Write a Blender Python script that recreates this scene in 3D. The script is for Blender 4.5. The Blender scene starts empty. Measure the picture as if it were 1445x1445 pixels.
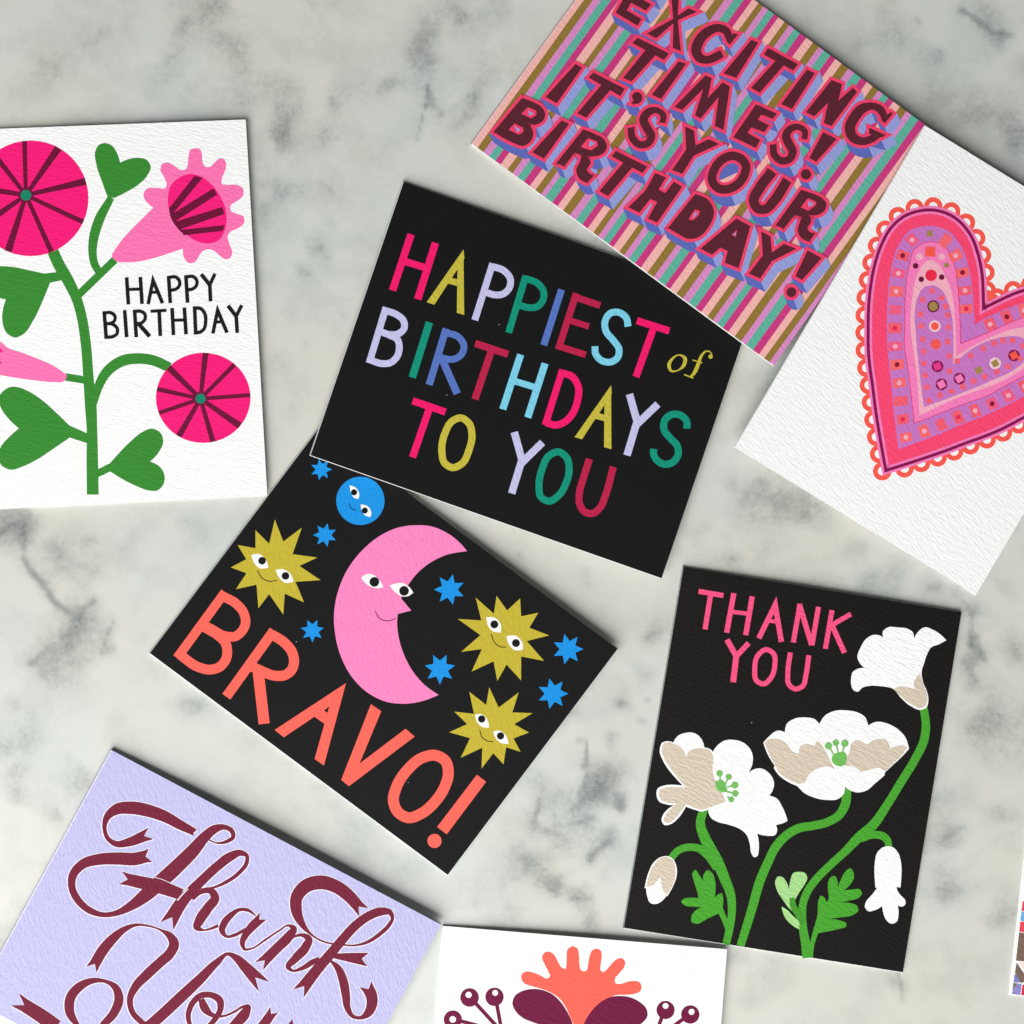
import bpy, math, random
import numpy as np
from mathutils import Vector, Matrix
from mathutils.geometry import tessellate_polygon

# ------------------------------------------------------------------ camera, light, exposure
sc = bpy.context.scene
COL = sc.collection
MM = 0.001
PX = 0.267 * MM              # one traced unit on the table top, in metres
HALF = 1445 * PX / 2
CAM_H = 0.50
cam_d = bpy.data.cameras.new("camera")
cam = bpy.data.objects.new("camera", cam_d)
COL.objects.link(cam)
cam.location = (0, 0, CAM_H)
cam_d.sensor_width = 36
cam_d.sensor_height = 36
cam_d.lens = 18 * CAM_H / HALF
cam_d.clip_start = 0.01
cam_d.clip_end = 50
sc.camera = cam

world = bpy.data.worlds.new("World")
sc.world = world
world.use_nodes = True
bg = world.node_tree.nodes["Background"]
bg.inputs[0].default_value = (0.90, 0.96, 1.0, 1)
bg.inputs[1].default_value = 0.10

def area(name, loc, target, sx, sy, power, col):
    d = bpy.data.lights.new(name, 'AREA')
    d.shape = 'RECTANGLE'; d.size = sx; d.size_y = sy; d.energy = power; d.color = col
    o = bpy.data.objects.new(name, d)
    COL.objects.link(o)
    o.location = loc
    o.rotation_euler = (Vector(target) - Vector(loc)).to_track_quat('-Z', 'Y').to_euler()
    return o
area("window_light", (-0.66, -1.36, 1.18), (0.0, 0.0, 0.03), 1.9, 2.25, 90, (1.0, 0.992, 0.98))

vs = sc.view_settings
vs.view_transform = 'Standard'; vs.look = 'None'; vs.exposure = 0; vs.gamma = 1
sc.render.film_transparent = False

# ------------------------------------------------------------------ helpers: colour and material
def lin(c):
    c /= 255.0
    return c / 12.92 if c <= 0.04045 else ((c + 0.055) / 1.055) ** 2.4
def rgb(h, k=0.86):
    h = h.lstrip('#')
    return tuple(lin(int(h[i:i + 2], 16)) * k for i in (0, 2, 4)) + (1.0,)

MATS = {}
def paper(hexcol, angle, strength=0.5, rough=0.62):
    """felt finished card stock, printed in one colour; angle is the lie of the felt marks in the card's own frame"""
    key = (hexcol, round(angle, 2), strength)
    if key in MATS:
        return MATS[key]
    m = bpy.data.materials.new("card_stock")
    m.use_nodes = True
    nt = m.node_tree
    b = nt.nodes["Principled BSDF"]
    tc = nt.nodes.new("ShaderNodeTexCoord")
    mp = nt.nodes.new("ShaderNodeMapping")
    mp.vector_type = 'TEXTURE'
    mp.inputs["Rotation"].default_value = (0, 0, math.radians(angle))
    mp.inputs["Scale"].default_value = (1 / 320, 1 / 1150, 1 / 600)
    nt.links.new(tc.outputs["Object"], mp.inputs["Vector"])
    n1 = nt.nodes.new("ShaderNodeTexNoise")
    n1.inputs["Scale"].default_value = 1.0
    n1.inputs["Detail"].default_value = 1.2
    n1.inputs["Roughness"].default_value = 0.55
    n1.inputs["Distortion"].default_value = 0.8
    nt.links.new(mp.outputs["Vector"], n1.inputs["Vector"])
    n2 = nt.nodes.new("ShaderNodeTexNoise")
    n2.inputs["Scale"].default_value = 2600
    n2.inputs["Detail"].default_value = 2
    nt.links.new(tc.outputs["Object"], n2.inputs["Vector"])
    mx = nt.nodes.new("ShaderNodeMath"); mx.operation = 'MULTIPLY_ADD'
    nt.links.new(n2.outputs["Fac"], mx.inputs[0])
    mx.inputs[1].default_value = 0.22
    nt.links.new(n1.outputs["Fac"], mx.inputs[2])
    bp = nt.nodes.new("ShaderNodeBump")
    bp.inputs["Strength"].default_value = strength
    bp.inputs["Distance"].default_value = 0.0006
    nt.links.new(mx.outputs[0], bp.inputs["Height"])
    nt.links.new(bp.outputs["Normal"], b.inputs["Normal"])
    # ink is slightly uneven on the felt marks
    base = rgb(hexcol)
    mr = nt.nodes.new("ShaderNodeMapRange")
    mr.inputs["From Min"].default_value = 0.3; mr.inputs["From Max"].default_value = 0.7
    mr.inputs["To Min"].default_value = 0.93; mr.inputs["To Max"].default_value = 1.04
    nt.links.new(n2.outputs["Fac"], mr.inputs["Value"])
    vm = nt.nodes.new("ShaderNodeVectorMath"); vm.operation = 'SCALE'
    vm.inputs[0].default_value = base[:3]
    nt.links.new(mr.outputs["Result"], vm.inputs["Scale"])
    nt.links.new(vm.outputs["Vector"], b.inputs["Base Color"])
    if max(base[:3]) < 0.015:
        vo = nt.nodes.new("ShaderNodeTexVoronoi"); vo.inputs["Scale"].default_value = 75
        nt.links.new(tc.outputs["Object"], vo.inputs["Vector"])
        lt = nt.nodes.new("ShaderNodeMath"); lt.operation = 'LESS_THAN'; lt.inputs[1].default_value = 0.016
        nt.links.new(vo.outputs["Distance"], lt.inputs[0])
        sp = nt.nodes.new("ShaderNodeSeparateColor"); nt.links.new(vo.outputs["Color"], sp.inputs[0])
        gt = nt.nodes.new("ShaderNodeMath"); gt.operation = 'GREATER_THAN'; gt.inputs[1].default_value = 0.6
        nt.links.new(sp.outputs[0], gt.inputs[0])
        mu = nt.nodes.new("ShaderNodeMath"); mu.operation = 'MULTIPLY'
        nt.links.new(lt.outputs[0], mu.inputs[0]); nt.links.new(gt.outputs[0], mu.inputs[1])
        mz = nt.nodes.new("ShaderNodeMix"); mz.data_type = 'RGBA'
        nt.links.new(mu.outputs[0], mz.inputs[0]); nt.links.new(vm.outputs["Vector"], mz.inputs[6])
        mz.inputs[7].default_value = (0.35, 0.35, 0.34, 1)
        nt.links.new(mz.outputs[2], b.inputs["Base Color"])
    b.inputs["Roughness"].default_value = rough
    b.inputs["Specular IOR Level"].default_value = 0.10
    MATS[key] = m
    return m

# ------------------------------------------------------------------ helpers: tracing
def flat_xy(px, py):
    return (px - 722.5) * PX, (722.5 - py) * PX

class Z:
    """a magnified window of the layout: local units -> layout units"""
    def __init__(self, x0, y0, size):
        self.x0, self.y0, self.s = x0, y0, size / 1445.0
    def p(self, x, y):
        return (self.x0 + x * self.s, self.y0 + y * self.s)

def nums(z, text, k):
    v = [float(t) for t in text.split()]
    out = []
    for i in range(0, len(v), k):
        x, y = z.p(v[i], v[i + 1])
        out.append((x, y) + tuple(w * z.s for w in v[i + 2:i + k]))
    return out

def parse_corners(z, text):
    tok = text.split(); pts, cor = [], []
    for i in range(0, len(tok), 2):
        x, y = tok[i], tok[i + 1]
        c = y.endswith('c')
        pts.append(z.p(float(x), float(y.rstrip('c')))); cor.append(c)
    return pts, cor

def hermite(P, closed, corner=None, step=1.6):
    """smooth curve through P (tuples of any length, x y first)"""
    A = [np.array(p, float) for p in P]
    n = len(A)
    corner = corner or [False] * n
    d = [np.linalg.norm((A[(i + 1) % n] - A[i])[:2]) + 1e-9 for i in range(n)]
    def tang(i):
        if not closed and i == 0: return (A[1] - A[0]) / d[0]
        if not closed and i == n - 1: return (A[-1] - A[-2]) / d[n - 2]
        a, b = d[(i - 1) % n], d[i]
        v0 = (A[i] - A[(i - 1) % n]) / a; v1 = (A[(i + 1) % n] - A[i]) / b
        return (v0 * b + v1 * a) / (a + b)
    out = []
    segs = n if closed else n - 1
    for i in range(segs):
        j = (i + 1) % n
        chord = (A[j] - A[i]) / d[i]
        t0 = chord if corner[i] else tang(i)
        t1 = chord if corner[j] else tang(j)
        if corner[i] and not corner[j]: t0 = 1.5 * chord - 0.5 * t1
        if corner[j] and not corner[i]: t1 = 1.5 * chord - 0.5 * t0
        m = max(2, int(d[i] / step) + 1)
        for k in range(m):
            u = k / m
            h00 = 2*u**3 - 3*u**2 + 1; h10 = u**3 - 2*u**2 + u; h01 = -2*u**3 + 3*u**2; h11 = u**3 - u**2
            out.append(h00*A[i] + h10*d[i]*t0 + h01*A[j] + h11*d[i]*t1)
    if not closed: out.append(A[-1])
    return [tuple(o) for o in out]

def sides(pts, wid, closed):
    """left and right borders of a ribbon along pts"""
    n = len(pts); L, R = [], []
    P = [np.array(p[:2], float) for p in pts]
    for i in range(n):
        a = P[i - 1] if (i > 0 or closed) else None
        b = P[(i + 1) % n] if (i < n - 1 or closed) else None
        def nr(u, v):
            t = v - u; l = np.hypot(*t)
            return np.array((-t[1], t[0])) / l if l > 1e-9 else None
        na = nr(a, P[i]) if a is not None else None
        nb = nr(P[i], b) if b is not None else None
        if na is None: na = nb
        if nb is None: nb = na
        m = na + nb; l = np.hypot(*m)
        m = m / l if l > 1e-6 else na
        k = 1 / max(0.22, float(m @ na))
        L.append(tuple(P[i] + m * wid[i] / 2 * k)); R.append(tuple(P[i] - m * wid[i] / 2 * k))
    return L, R

# shapes: ('poly', [contour, hole...]) or ('rib', pts, widths, closed)
def PG(z, text): return ('poly', [nums(z, text, 2)])
def G(z, text):
    p, c = parse_corners(z, text)
    return ('poly', [hermite(p, True, c)])
def RG(p): return ('poly', [p])
def EL(z, cx, cy, rx, ry=None, rot=0):
    ry = ry or rx; n = 44; a = math.radians(rot); o = []
    for i in range(n):
        t = 2 * math.pi * i / n
        x, y = rx * math.cos(t), ry * math.sin(t)
        o.append(z.p(cx + x * math.cos(a) - y * math.sin(a), cy + x * math.sin(a) + y * math.cos(a)))
    return ('poly', [o])
def L(z, text, w):
    p = nums(z, text, 2)
    return ('rib', p, [w * z.s] * len(p), False)
def C(z, text, w, closed=False):
    p = hermite(nums(z, text, 2), closed)
    return ('rib', p, [w * z.s] * len(p), closed)
def V(z, text, closed=False, t0=0, t1=0, grow=0):
    """ribbon of varying width (x y w ...); t0/t1: length of a swallowtail cut in that end"""
    p = hermite(nums(z, text, 3), closed)
    w = [max(0.2, q[2]) + grow for q in p]
    shp = [('rib', p, w, closed)]
    for flag, i, j in ((t0, 0, 1), (t1, -1, -2)):
        if flag:
            a = np.array(p[i][:2]); t = a - np.array(p[j][:2]); t /= np.hypot(*t); n = np.array((-t[1], t[0]))
            h = w[i] / 2; ln = flag * z.s + grow * 0.7
            c = a + t * grow * 0.5
            for s in (1, -1):
                e = a + n * s * h
                tip = a + n * s * h * 1.12 + t * ln
                shp.append(RG([tuple(a - n * s * 0.05), tuple(e), tuple(tip), tuple(c)]))
    return shp
def STAR(z, cx, cy, R_, r_, n, a0):
    o = []
    for i in range(2 * n):
        a = math.radians(a0) + math.pi * i / n
        q = R_ if i % 2 == 0 else r_
        o.append(z.p(cx + q * math.cos(a), cy + q * math.sin(a)))
    return RG(o)

# ------------------------------------------------------------------ cards
LAYER = 1.5e-5
class Card:
    def __init__(self, name, label, quad, base, fold, hf, hfree, paper_angle, ground, inset=(0, 0, 0, 0), spine=None, group="greeting cards laid out on the marble", bump=0.36, edge='#FCFCFC', gbump=None, bow=0.7, layer=LAYER):
        """quad TL TR BR BL in layout units; base: three (px,py,mm) points of the plane it lies on; fold 'top' or 'left'; hf / hfree height of the front at the fold and at the open edge, mm"""
        self.q = [np.array(p, float) for p in quad]
        TL, TR, BR, BL = self.q
        self.bump = bump; self.layer = layer; self.ramp = 2e-6
        self.gbump = bump if gbump is None else gbump
        # base plane through the three support points
        def fit(pts):
            M = np.array([[1, *flat_xy(p[0], p[1])] for p in pts]); v = np.array([p[2] * MM for p in pts])
            return np.linalg.solve(M, v)
        self.base = fit(base)
        def bz(p): return (self.base @ np.array([1, *flat_xy(*p)])) / MM
        if fold == 'top': pts = [(*TL, bz(TL) + hf), (*TR, bz(TR) + hf), (*BL, bz(BL) + hfree)]; self.fe = (TL, TR)
        elif fold == 'left': pts = [(*TL, bz(TL) + hf), (*BL, bz(BL) + hf), (*TR, bz(TR) + hfree)]; self.fe = (BL, TL)
        self.front = fit(pts)
        a_, b_ = self.fe; t_ = (b_ - a_) / np.hypot(*(b_ - a_)); n_ = np.array((-t_[1], t_[0]))
        far = sum(self.q) - a_ - b_
        if n_ @ (far / 2 - a_) < 0: n_ = -n_
        self.un, self.u0, self.ud = n_, a_, float(n_ @ (far / 2 - (a_ + b_) / 2))
        self.NS = 20
        self.bowz = [bow * MM * math.sin(math.pi * (i / self.NS) ** 0.85) for i in range(self.NS + 1)]
        ctr = sum(self.q) / 4
        cx, cy = flat_xy(*ctr)
        ax = TR - TL
        self.ang = math.atan2(-ax[1], ax[0])
        self.root = bpy.data.objects.new(name, None)
        self.root.empty_display_size = 0.02
        COL.objects.link(self.root)
        self.root.location = (cx, cy, max(0.0, bz(ctr) * MM))
        self.root.rotation_euler = (0, 0, self.ang)
        self.root["label"] = label; self.root["category"] = "greeting card"
        if group: self.root["group"] = group
        self.inv = (Matrix.Translation(self.root.location) @ Matrix.Rotation(self.ang, 4, 'Z')).inverted()
        # felt direction is given as seen in the layout (clockwise from right); turn it into the card's frame
        self.felt = -paper_angle - math.degrees(self.ang)
        # panels
        th = 0.34 * MM
        self.box("front_panel", self.front, 0, -th, edge)
        self.box("back_panel", self.base, 0.03 * MM + th, 0.03 * MM, edge)
        self.spine(th, spine or ground, hf)
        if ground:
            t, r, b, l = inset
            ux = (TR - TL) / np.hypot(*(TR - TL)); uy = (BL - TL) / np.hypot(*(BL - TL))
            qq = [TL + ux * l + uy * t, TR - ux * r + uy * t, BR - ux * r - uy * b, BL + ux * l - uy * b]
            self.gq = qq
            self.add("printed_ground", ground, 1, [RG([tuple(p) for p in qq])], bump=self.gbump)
    def u(self, px, py):
        return ((px - self.u0[0]) * self.un[0] + (py - self.u0[1]) * self.un[1]) / self.ud
    def split(self, poly):
        """cut a convex piece of print along the lines where the leaf bends"""
        N = self.NS
        us = [self.u(p[0], p[1]) * N for p in poly]
        k0 = max(0, math.floor(min(us) + 1e-6)); k1 = min(N - 1, math.floor(max(us) - 1e-6))
        if k1 <= k0: return [poly]
        out = []
        for k in range(k0, k1 + 1):
            cur = poly
            for lim, sg in ((k, 1), (k + 1, -1)):
                if (lim == 0 and sg == 1) or (lim == N and sg == -1): continue
                nxt = []
                for i in range(len(cur)):
                    p, q = cur[i], cur[(i + 1) % len(cur)]
                    a = (self.u(p[0], p[1]) * N - lim) * sg; b = (self.u(q[0], q[1]) * N - lim) * sg
                    if a >= 0: nxt.append(p)
                    if (a > 0 and b < 0) or (a < 0 and b > 0):
                        f = a / (a - b); nxt.append(tuple(p[j] + (q[j] - p[j]) * f for j in range(3)))
                cur = nxt
                if len(cur) < 3: break
            if len(cur) >= 3: out.append(cur)
        return out
    def pt(self, plane, px, py, dz):
        if plane is self.front:
            w = min(max(self.u(px, py), 0.0), 1.0) * self.NS
            i = min(int(w), self.NS - 1)
            dz = dz + self.bowz[i] + (self.bowz[i + 1] - self.bowz[i]) * (w - i)
        x, y = flat_xy(px, py)
        k = (plane[1] * x + plane[2] * y)
        z = (plane[0] + k) / (1 + k / CAM_H) + dz
        s = 1 - z / CAM_H
        return self.inv @ Vector((x * s, y * s, z))
    def mesh(self, name, verts, faces, mat, parent=None):
        me = bpy.data.meshes.new(name)
        me.from_pydata([tuple(v) for v in verts], [], faces)
        me.materials.append(mat)
        me.update()
        o = bpy.data.objects.new(name, me)
        COL.objects.link(o)
        o.parent = parent or self.root
        return o
    def box(self, name, plane, top, bot, hexcol):
        TL, TR, BR, BL = self.q
        if name == "front_panel":
            A0, B0 = self.fe
            A1, B1 = (BL, BR) if A0 is TL else (BR, TR)
            n = self.NS
            rows = [(A0 + (A1 - A0) * k / n, B0 + (B1 - B0) * k / n) for k in range(n + 1)]
            v = []; f = []
            for a, b in rows:
                v += [self.pt(plane, *a, top), self.pt(plane, *b, top), self.pt(plane, *a, bot), self.pt(plane, *b, bot)]
            for k in range(n):
                i, j = 4*k, 4*k + 4
                f += [(i, i+1, j+1, j), (i+2, j+2, j+3, i+3), (i, j, j+2, i+2), (i+1, i+3, j+3, j+1)]
            f += [(0, 2, 3, 1), (4*n, 4*n+1, 4*n+3, 4*n+2)]
            return self.mesh(name, v, f, paper(hexcol, self.felt, self.bump))
        v = [self.pt(plane, p[0], p[1], top) for p in self.q] + [self.pt(plane, p[0], p[1], bot) for p in self.q]
        f = [(3, 2, 1, 0), (4, 5, 6, 7)] + [(i, (i + 1) % 4, (i + 1) % 4 + 4, i + 4) for i in range(4)]
        return self.mesh(name, v, f, paper(hexcol, self.felt, self.bump))
    def spine(self, th, hexcol, hf):
        a, b = self.fe
        c = sum(self.q) / 4
        t = (b - a) / np.hypot(*(b - a)); n = np.array((-t[1], t[0]))
        if n @ (c - (a + b) / 2) > 0: n = -n
        e = min(hf * 0.5, 0.45) * MM / PX
        v = []; N = 8
        for rr in (1.0, 0.0):
            for i in range(N + 1):
                th_ = math.pi * i / N
                for p in (a, b):
                    q = p + n * (e * math.sin(th_) * rr + 0.12 * rr)
                    zt = self.pt(self.front, *p, 0.0 if rr else -th)
                    zb = self.pt(self.base, *p, 0.03 * MM if rr else 0.03 * MM + th)
                    w = self.pt(self.front, *q, 0.0)
                    w.z = zb.z + (zt.z - zb.z) * (0.5 + 0.5 * math.cos(th_))
                    v.append(w)
        f = []; K = 2 * (N + 1)
        for i in range(N):
            f.append((2*i, 2*i+1, 2*i+3, 2*i+2)); f.append((K+2*i, K+2*i+2, K+2*i+3, K+2*i+1))
            for s in (0, 1):
                f.append((2*i+s, 2*i+2+s, K+2*i+2+s, K+2*i+s))
        f.append((0, 1, K+1, K)); f.append((2*N, 2*N+1, K+2*N+1, K+2*N))
        o = self.mesh("fold", v, f, paper(hexcol or '#FCFCFC', self.felt, self.bump))
        return o
    def add(self, name, hexcol, layer, shapes, parent=None, tiny=3e-6, bump=None):
        verts, faces = [], []
        idx = 0
        flat = []
        for s in shapes:
            flat.extend(s if isinstance(s, list) else [s])
        def put(poly):
            for piece in self.split(poly):
                ar = sum(piece[i][0]*piece[(i+1) % len(piece)][1] - piece[(i+1) % len(piece)][0]*piece[i][1] for i in range(len(piece)))
                if abs(ar) < 1e-7: continue
                if ar > 0: piece = piece[::-1]
                o = len(verts)
                verts.extend(self.pt(self.front, p[0], p[1], p[2]) for p in piece)
                faces.append(tuple(range(o, o + len(piece))))
        for s in flat:
            dz = layer * self.layer + idx * tiny; idx += 1
            if s[0] == 'poly':
                cs = s[1]
                tri = tessellate_polygon([[Vector((p[0], p[1], 0)) for p in c] for c in cs])
                allp = [p for c in cs for p in c]
                for t in tri:
                    put([(allp[i][0], allp[i][1], dz) for i in t])
            else:
                _, p, w, closed = s
                Lp, Rp = sides(p, w, closed)
                n = len(p)
                for i in range(n if closed else n - 1):
                    j = (i + 1) % n
                    d0, d1 = dz + self.ramp*i/n, dz + self.ramp*(i + 1)/n
                    put([(*Lp[i], d0), (*Lp[j], d1), (*Rp[j], d1), (*Rp[i], d0)])
        ob = self.mesh(name, verts, faces, paper(hexcol, self.felt, self.bump if bump is None else bump), parent)
        return ob
    def clip(self, poly):
        """keep a convex-clipped part of poly inside the printed ground"""
        out = [np.array(p, float) for p in poly]
        q = self.gq
        c = sum(q) / 4
        for i in range(4):
            a, b = q[i], q[(i + 1) % 4]
            n = np.array((-(b - a)[1], (b - a)[0]))
            if n @ (c - a) < 0: n = -n
            res = []
            for k in range(len(out)):
                p, r = out[k], out[(k + 1) % len(out)]
                dp, dr = n @ (p - a), n @ (r - a)
                if dp >= 0: res.append(p)
                if (dp >= 0) != (dr >= 0): res.append(p + (r - p) * dp / (dp - dr))
            out = res
            if len(out) < 3: return None
        return [tuple(p) for p in out]

# ------------------------------------------------------------------ the marble top
def value_noise(X, Y, cell, seed):
    g = np.random.RandomState(seed).rand(512, 512)
    u, v = X / cell + 200, Y / cell + 200
    i, j = np.floor(u).astype(int), np.floor(v).astype(int)
    f, h = u - i, v - j
    f = f*f*f*(f*(f*6-15)+10); h = h*h*h*(h*(h*6-15)+10)
    i0, i1, j0, j1 = i % 512, (i+1) % 512, j % 512, (j+1) % 512
    return (g[i0,j0]*(1-f)+g[i1,j0]*f)*(1-h) + (g[i0,j1]*(1-f)+g[i1,j1]*f)*h
def fbm(X, Y, cell, seed, oct=4):
    s = 0; a = 1; t = 0
    for k in range(oct):
        s = s + a * value_noise(X, Y, cell / 2**k, seed + k); t += a; a *= 0.5
    return s / t

def blobs(x0, y0, size, text):
    s = size / 1445.0
    v = [float(t) for t in text.split()]
    return [(x0 + v[i]*s, y0 + v[i+1]*s, v[i+2]*s, v[i+3]) for i in range(0, len(v), 4)]
VEIN_BLOBS = (
    blobs(0, 680, 400, "350 870 130 .42 110 210 80 .75 20 240 70 .6 100 1300 140 .32 520 850 40 .4 450 480 60 .38 300 400 80 .3 240 960 120 .3 1000 1120 60 .35 20 1110 50 .35 1000 230 120 .2 600 420 60 .2 740 760 50 .15 430 270 40 .25 340 790 36 .4 900 1110 60 .25 460 740 90 .25")
    + blobs(0, 0, 700, "560 50 80 .3 620 20 60 .3 525 78 22 .4 700 150 60 .25 1240 155 45 .5 1145 243 25 .5 1250 270 20 .55 1290 300 15 .45 1360 300 25 .4 1360 45 25 .4 820 375 38 .5 970 290 20 .4 940 370 30 .35 60 260 60 .2 500 270 60 .2 230 130 90 .15 960 180 60 .15 1240 100 60 .2")
    + blobs(330, 150, 370, "260 150 60 .35 240 500 75 .4 150 480 30 .4 380 920 36 .4 480 800 60 .28 540 480 30 .2 180 600 50 .3 540 650 30 .2 440 780 60 .2 270 1140 60 .15 600 1140 14 .3 400 1310 30 .2 1290 60 50 .3 1180 330 40 .15 760 400 60 .12")
    + blobs(600, 760, 400, "990 850 30 .55 970 1060 38 .65 820 1180 20 .55 860 1290 70 .55 970 1360 45 .65 760 1390 40 .45 1140 790 20 .45 1140 660 50 .4 1100 940 25 .4 740 920 60 .35 820 1040 20 .4 500 90 20 .35 1180 480 40 .35 560 1220 60 .3 940 1230 90 .35 650 1290 70 .3 820 200 40 .2")
    + blobs(600, 1080, 320, "1060 160 90 .5 1220 270 40 .75 980 240 60 .5 1000 350 40 .5 680 390 60 .45 720 250 30 .4 1130 500 80 .6 1030 590 25 .5 620 650 60 .45 840 780 80 .6 850 840 40 .5 1000 860 70 .5 1080 990 60 .5 560 940 80 .4 790 420 40 .4 580 520 60 .35 440 980 60 .35 730 640 120 .3 900 450 130 .3 340 840 40 .25")
    + blobs(1060, 0, 385, "1200 60 70 .38 880 125 18 .45 1280 180 60 .5 980 320 40 .3 1200 620 100 .35 1100 430 150 .25 560 240 60 .2 870 350 90 .25 1370 700 110 .3 1000 540 110 .25 1420 350 60 .25 750 60 60 .15")
    + blobs(1240, 800, 205, "930 480 80 .45 950 780 75 .55 870 1050 110 .65 1000 940 90 .5 940 1180 80 .4 1380 900 110 .4 580 200 50 .35 800 250 60 .35 1280 260 100 .2 1060 980 60 .3")
    + blobs(1020, 480, 425, "290 750 110 .55 180 720 60 .45 60 690 50 .35 620 960 50 .35 400 830 80 .3 1030 1190 60 .3 850 1080 80 .25 100 400 50 .25 230 1000 80 .2 720 1130 50 .3 450 720 70 .25 40 1080 60 .3")
    + blobs(1020, 1000, 425, "1100 600 60 .4 1060 810 80 .38 1090 860 40 .3 1330 480 60 .35 1280 1010 60 .42 850 1290 40 .35 1220 100 70 .35 960 640 60 .3 1320 60 60 .35 200 1280 100 .2 60 1170 60 .25 130 1400 60 .2 700 1300 70 .15")
    + blobs(0, 1045, 240, "680 360 110 .45 430 570 80 .35 130 470 110 .38 90 300 100 .3 140 1390 16 .5 60 800 80 .15"))
def px_of(x0, y0, size, text):
    s = size / 1445.0; v = [float(t) for t in text.split()]
    return [(x0 + v[i]*s, y0 + v[i+1]*s) for i in range(0, len(v), 2)]
VEIN_LINES = [
    (px_of(0, 680, 400, "-120 340 0 260 60 215 110 230 120 300 115 380 150 450 210 510 260 590 340 660 400 690"), 7, 0.62),
    (px_of(0, 680, 400, "390 690 420 650 480 610"), 5, 0.65),
    (px_of(0, 680, 400, "400 690 380 740 345 790"), 8, 0.35),
    (px_of(0, 680, 400, "510 870 530 790 575 710"), 3.5, 0.35),
    (px_of(0, 680, 400, "160 930 220 870 350 830"), 7, 0.3),
    (px_of(0, 0, 700, "1250 240 1240 300 1235 350 1220 400"), 1.6, 0.45),
    (px_of(1060, 0, 385, "1110 60 1200 110 1260 170 1380 185"), 6, 0.45),
    (px_of(1240, 800, 205, "840 340 930 480 930 640 910 780 1000 840 1060 940"), 6, 0.3),
    (px_of(600, 760, 400, "830 1040 825 1120 820 1190 800 1290"), 4, 0.4),
    (px_of(600, 1080, 320, "930 300 980 240 1060 200 1100 120"), 5, 0.4),
    (px_of(600, 1080, 320, "920 380 980 370 1040 340"), 4, 0.45),
    (px_of(600, 1080, 320, "720 200 715 270 690 380"), 4, 0.35),
    (px_of(600, 1080, 320, "1040 590 1090 540 1160 500"), 5, 0.4),
    (px_of(600, 1080, 320, "940 860 1000 855 1060 850"), 4, 0.4),
    (px_of(1020, 1000, 425, "1050 630 1100 600 1160 560"), 6, 0.3),
    (px_of(1020, 1000, 425, "840 1250 860 1310 865 1400"), 3, 0.3),
]
def seg_dist(X, Y, a, b):
    ax, ay = a; bx, by = b
    dx, dy = bx - ax, by - ay
    t = np.clip(((X - ax)*dx + (Y - ay)*dy) / (dx*dx + dy*dy + 1e-9), 0, 1)
    return np.hypot(X - ax - t*dx, Y - ay - t*dy)

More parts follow.
